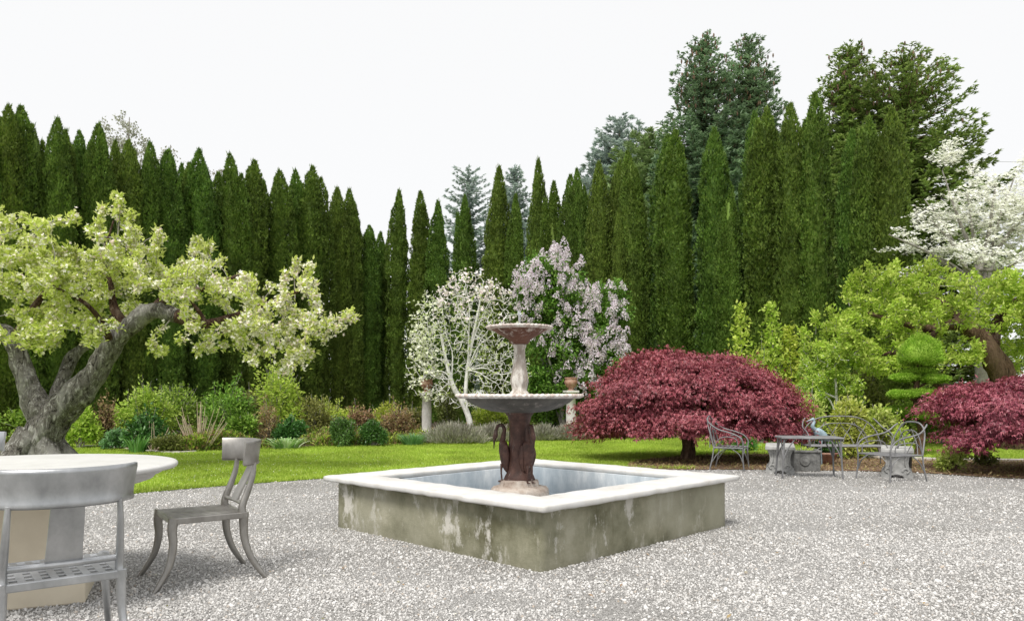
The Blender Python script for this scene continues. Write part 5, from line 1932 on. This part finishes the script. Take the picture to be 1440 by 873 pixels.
def fallen_petals():
    rng = np.random.default_rng(190)
    X = np.r_[rng.normal(-5.5, 2.2, 1500), rng.uniform(-4, 6, 260)]
    Y = np.r_[rng.normal(11, 1.6, 1500), rng.uniform(3, 10.5, 260)]
    k = (inside(GRAVEL_P, X, Y) | inside(LAWN_P, X, Y)) & ~in_pool(X, Y, 1.3) & (Y > 2)
    X, Y = X[k], Y[k]
    n = len(X)
    z = np.where(inside(LAWN_P, X, Y), .04, .012)
    mb = MB()
    leaves(mb, np.stack([X, Y, z], 1), rdir(rng, n, (0, 0, .1)) * np.array([1, 1, .3]), rdir(rng, n, (0, 0, 2), .5), rng.uniform(.010, .022, n), rng.uniform(.008, .014, n))
    kind(mb.build('fallen_petals', M['blossom']), 'stuff')
    n = 170
    X, Y = rng.uniform(-4, 6, n), rng.uniform(2.6, 10.5, n)
    k = inside(GRAVEL_P, X, Y) & ~in_pool(X, Y, 1.2)
    mb = MB()
    leaves(mb, np.stack([X[k], Y[k], np.full(k.sum(), .014)], 1), rdir(rng, k.sum(), (0, 0, .1)) * np.array([1, 1, .3]), rdir(rng, k.sum(), (0, 0, 2), .5), rng.uniform(.015, .04, k.sum()), rng.uniform(.008, .018, k.sum()))
    kind(mb.build('fallen_leaves', M['rust_leaf']), 'stuff')


fallen_petals()

# distant cable crossing the sky at the right
mb = MB()
a, b = P(1350, 226, 46), P(1600, 221, 52)
u = np.linspace(0, 1, 30)[:, None]
pth = a + (b - a) * u
pth[:, 2] -= .5 * np.sin(u[:, 0] * math.pi) * .4
tube(mb, pth, .012, 6)
tag(mb.build('overhead_cable', M['wire']), 'thin overhead cable crossing the white sky at the right, above the dogwood', 'cable')

# ------------------------------------------------------------------ light, sky, camera
EL, AZ = math.radians(58), math.radians(205)     # azimuth measured clockwise from +Y
w = bpy.data.worlds.new('World')
SC.world = w
w.use_nodes = True
nt = w.node_tree
nt.nodes.clear()
out = nt.nodes.new('ShaderNodeOutputWorld')
sky = nt.nodes.new('ShaderNodeTexSky')
sky.sky_type = 'NISHITA'
sky.sun_disc = False
sky.sun_elevation = EL
sky.sun_rotation = AZ
bg1 = nt.nodes.new('ShaderNodeBackground')
bg1.inputs[1].default_value = .08
nt.links.new(sky.outputs[0], bg1.inputs[0])
bg2 = nt.nodes.new('ShaderNodeBackground')     # closed white cloud deck
bg2.inputs[0].default_value = (1, .998, .995, 1)
bg2.inputs[1].default_value = .68
mx = nt.nodes.new('ShaderNodeMixShader')
mx.inputs[0].default_value = .93
nt.links.new(bg1.outputs[0], mx.inputs[1])
nt.links.new(bg2.outputs[0], mx.inputs[2])
nt.links.new(mx.outputs[0], out.inputs[0])
sl = bpy.data.lights.new('sun', 'SUN')
sl.energy = 2.6
sl.angle = math.radians(22)
sl.color = (1, .96, .9)
so = bpy.data.objects.new('sun', sl)
COL.objects.link(so)
dirv = Vector((math.sin(AZ) * math.cos(EL), math.cos(AZ) * math.cos(EL), math.sin(EL)))
so.rotation_euler = dirv.to_track_quat('Z', 'Y').to_euler()
so.location = dirv * 40

cd = bpy.data.cameras.new('camera')
cd.sensor_width = 36
cd.lens = 26
cd.shift_y = 120.5 / 1440
cd.clip_end = 2000
cam = bpy.data.objects.new('camera', cd)
COL.objects.link(cam)
cam.location = (0, 0, CH)
cam.rotation_euler = (math.pi / 2, 0, 0)
SC.camera = cam

SC.view_settings.view_transform = 'Standard'
SC.view_settings.look = 'None'
SC.view_settings.exposure = 0.58
SC.view_settings.gamma = 1
SC.cycles.max_bounces = 6
SC.cycles.diffuse_bounces = 3
SC.cycles.glossy_bounces = 3
SC.cycles.transmission_bounces = 4
SC.cycles.sample_clamp_indirect = 6
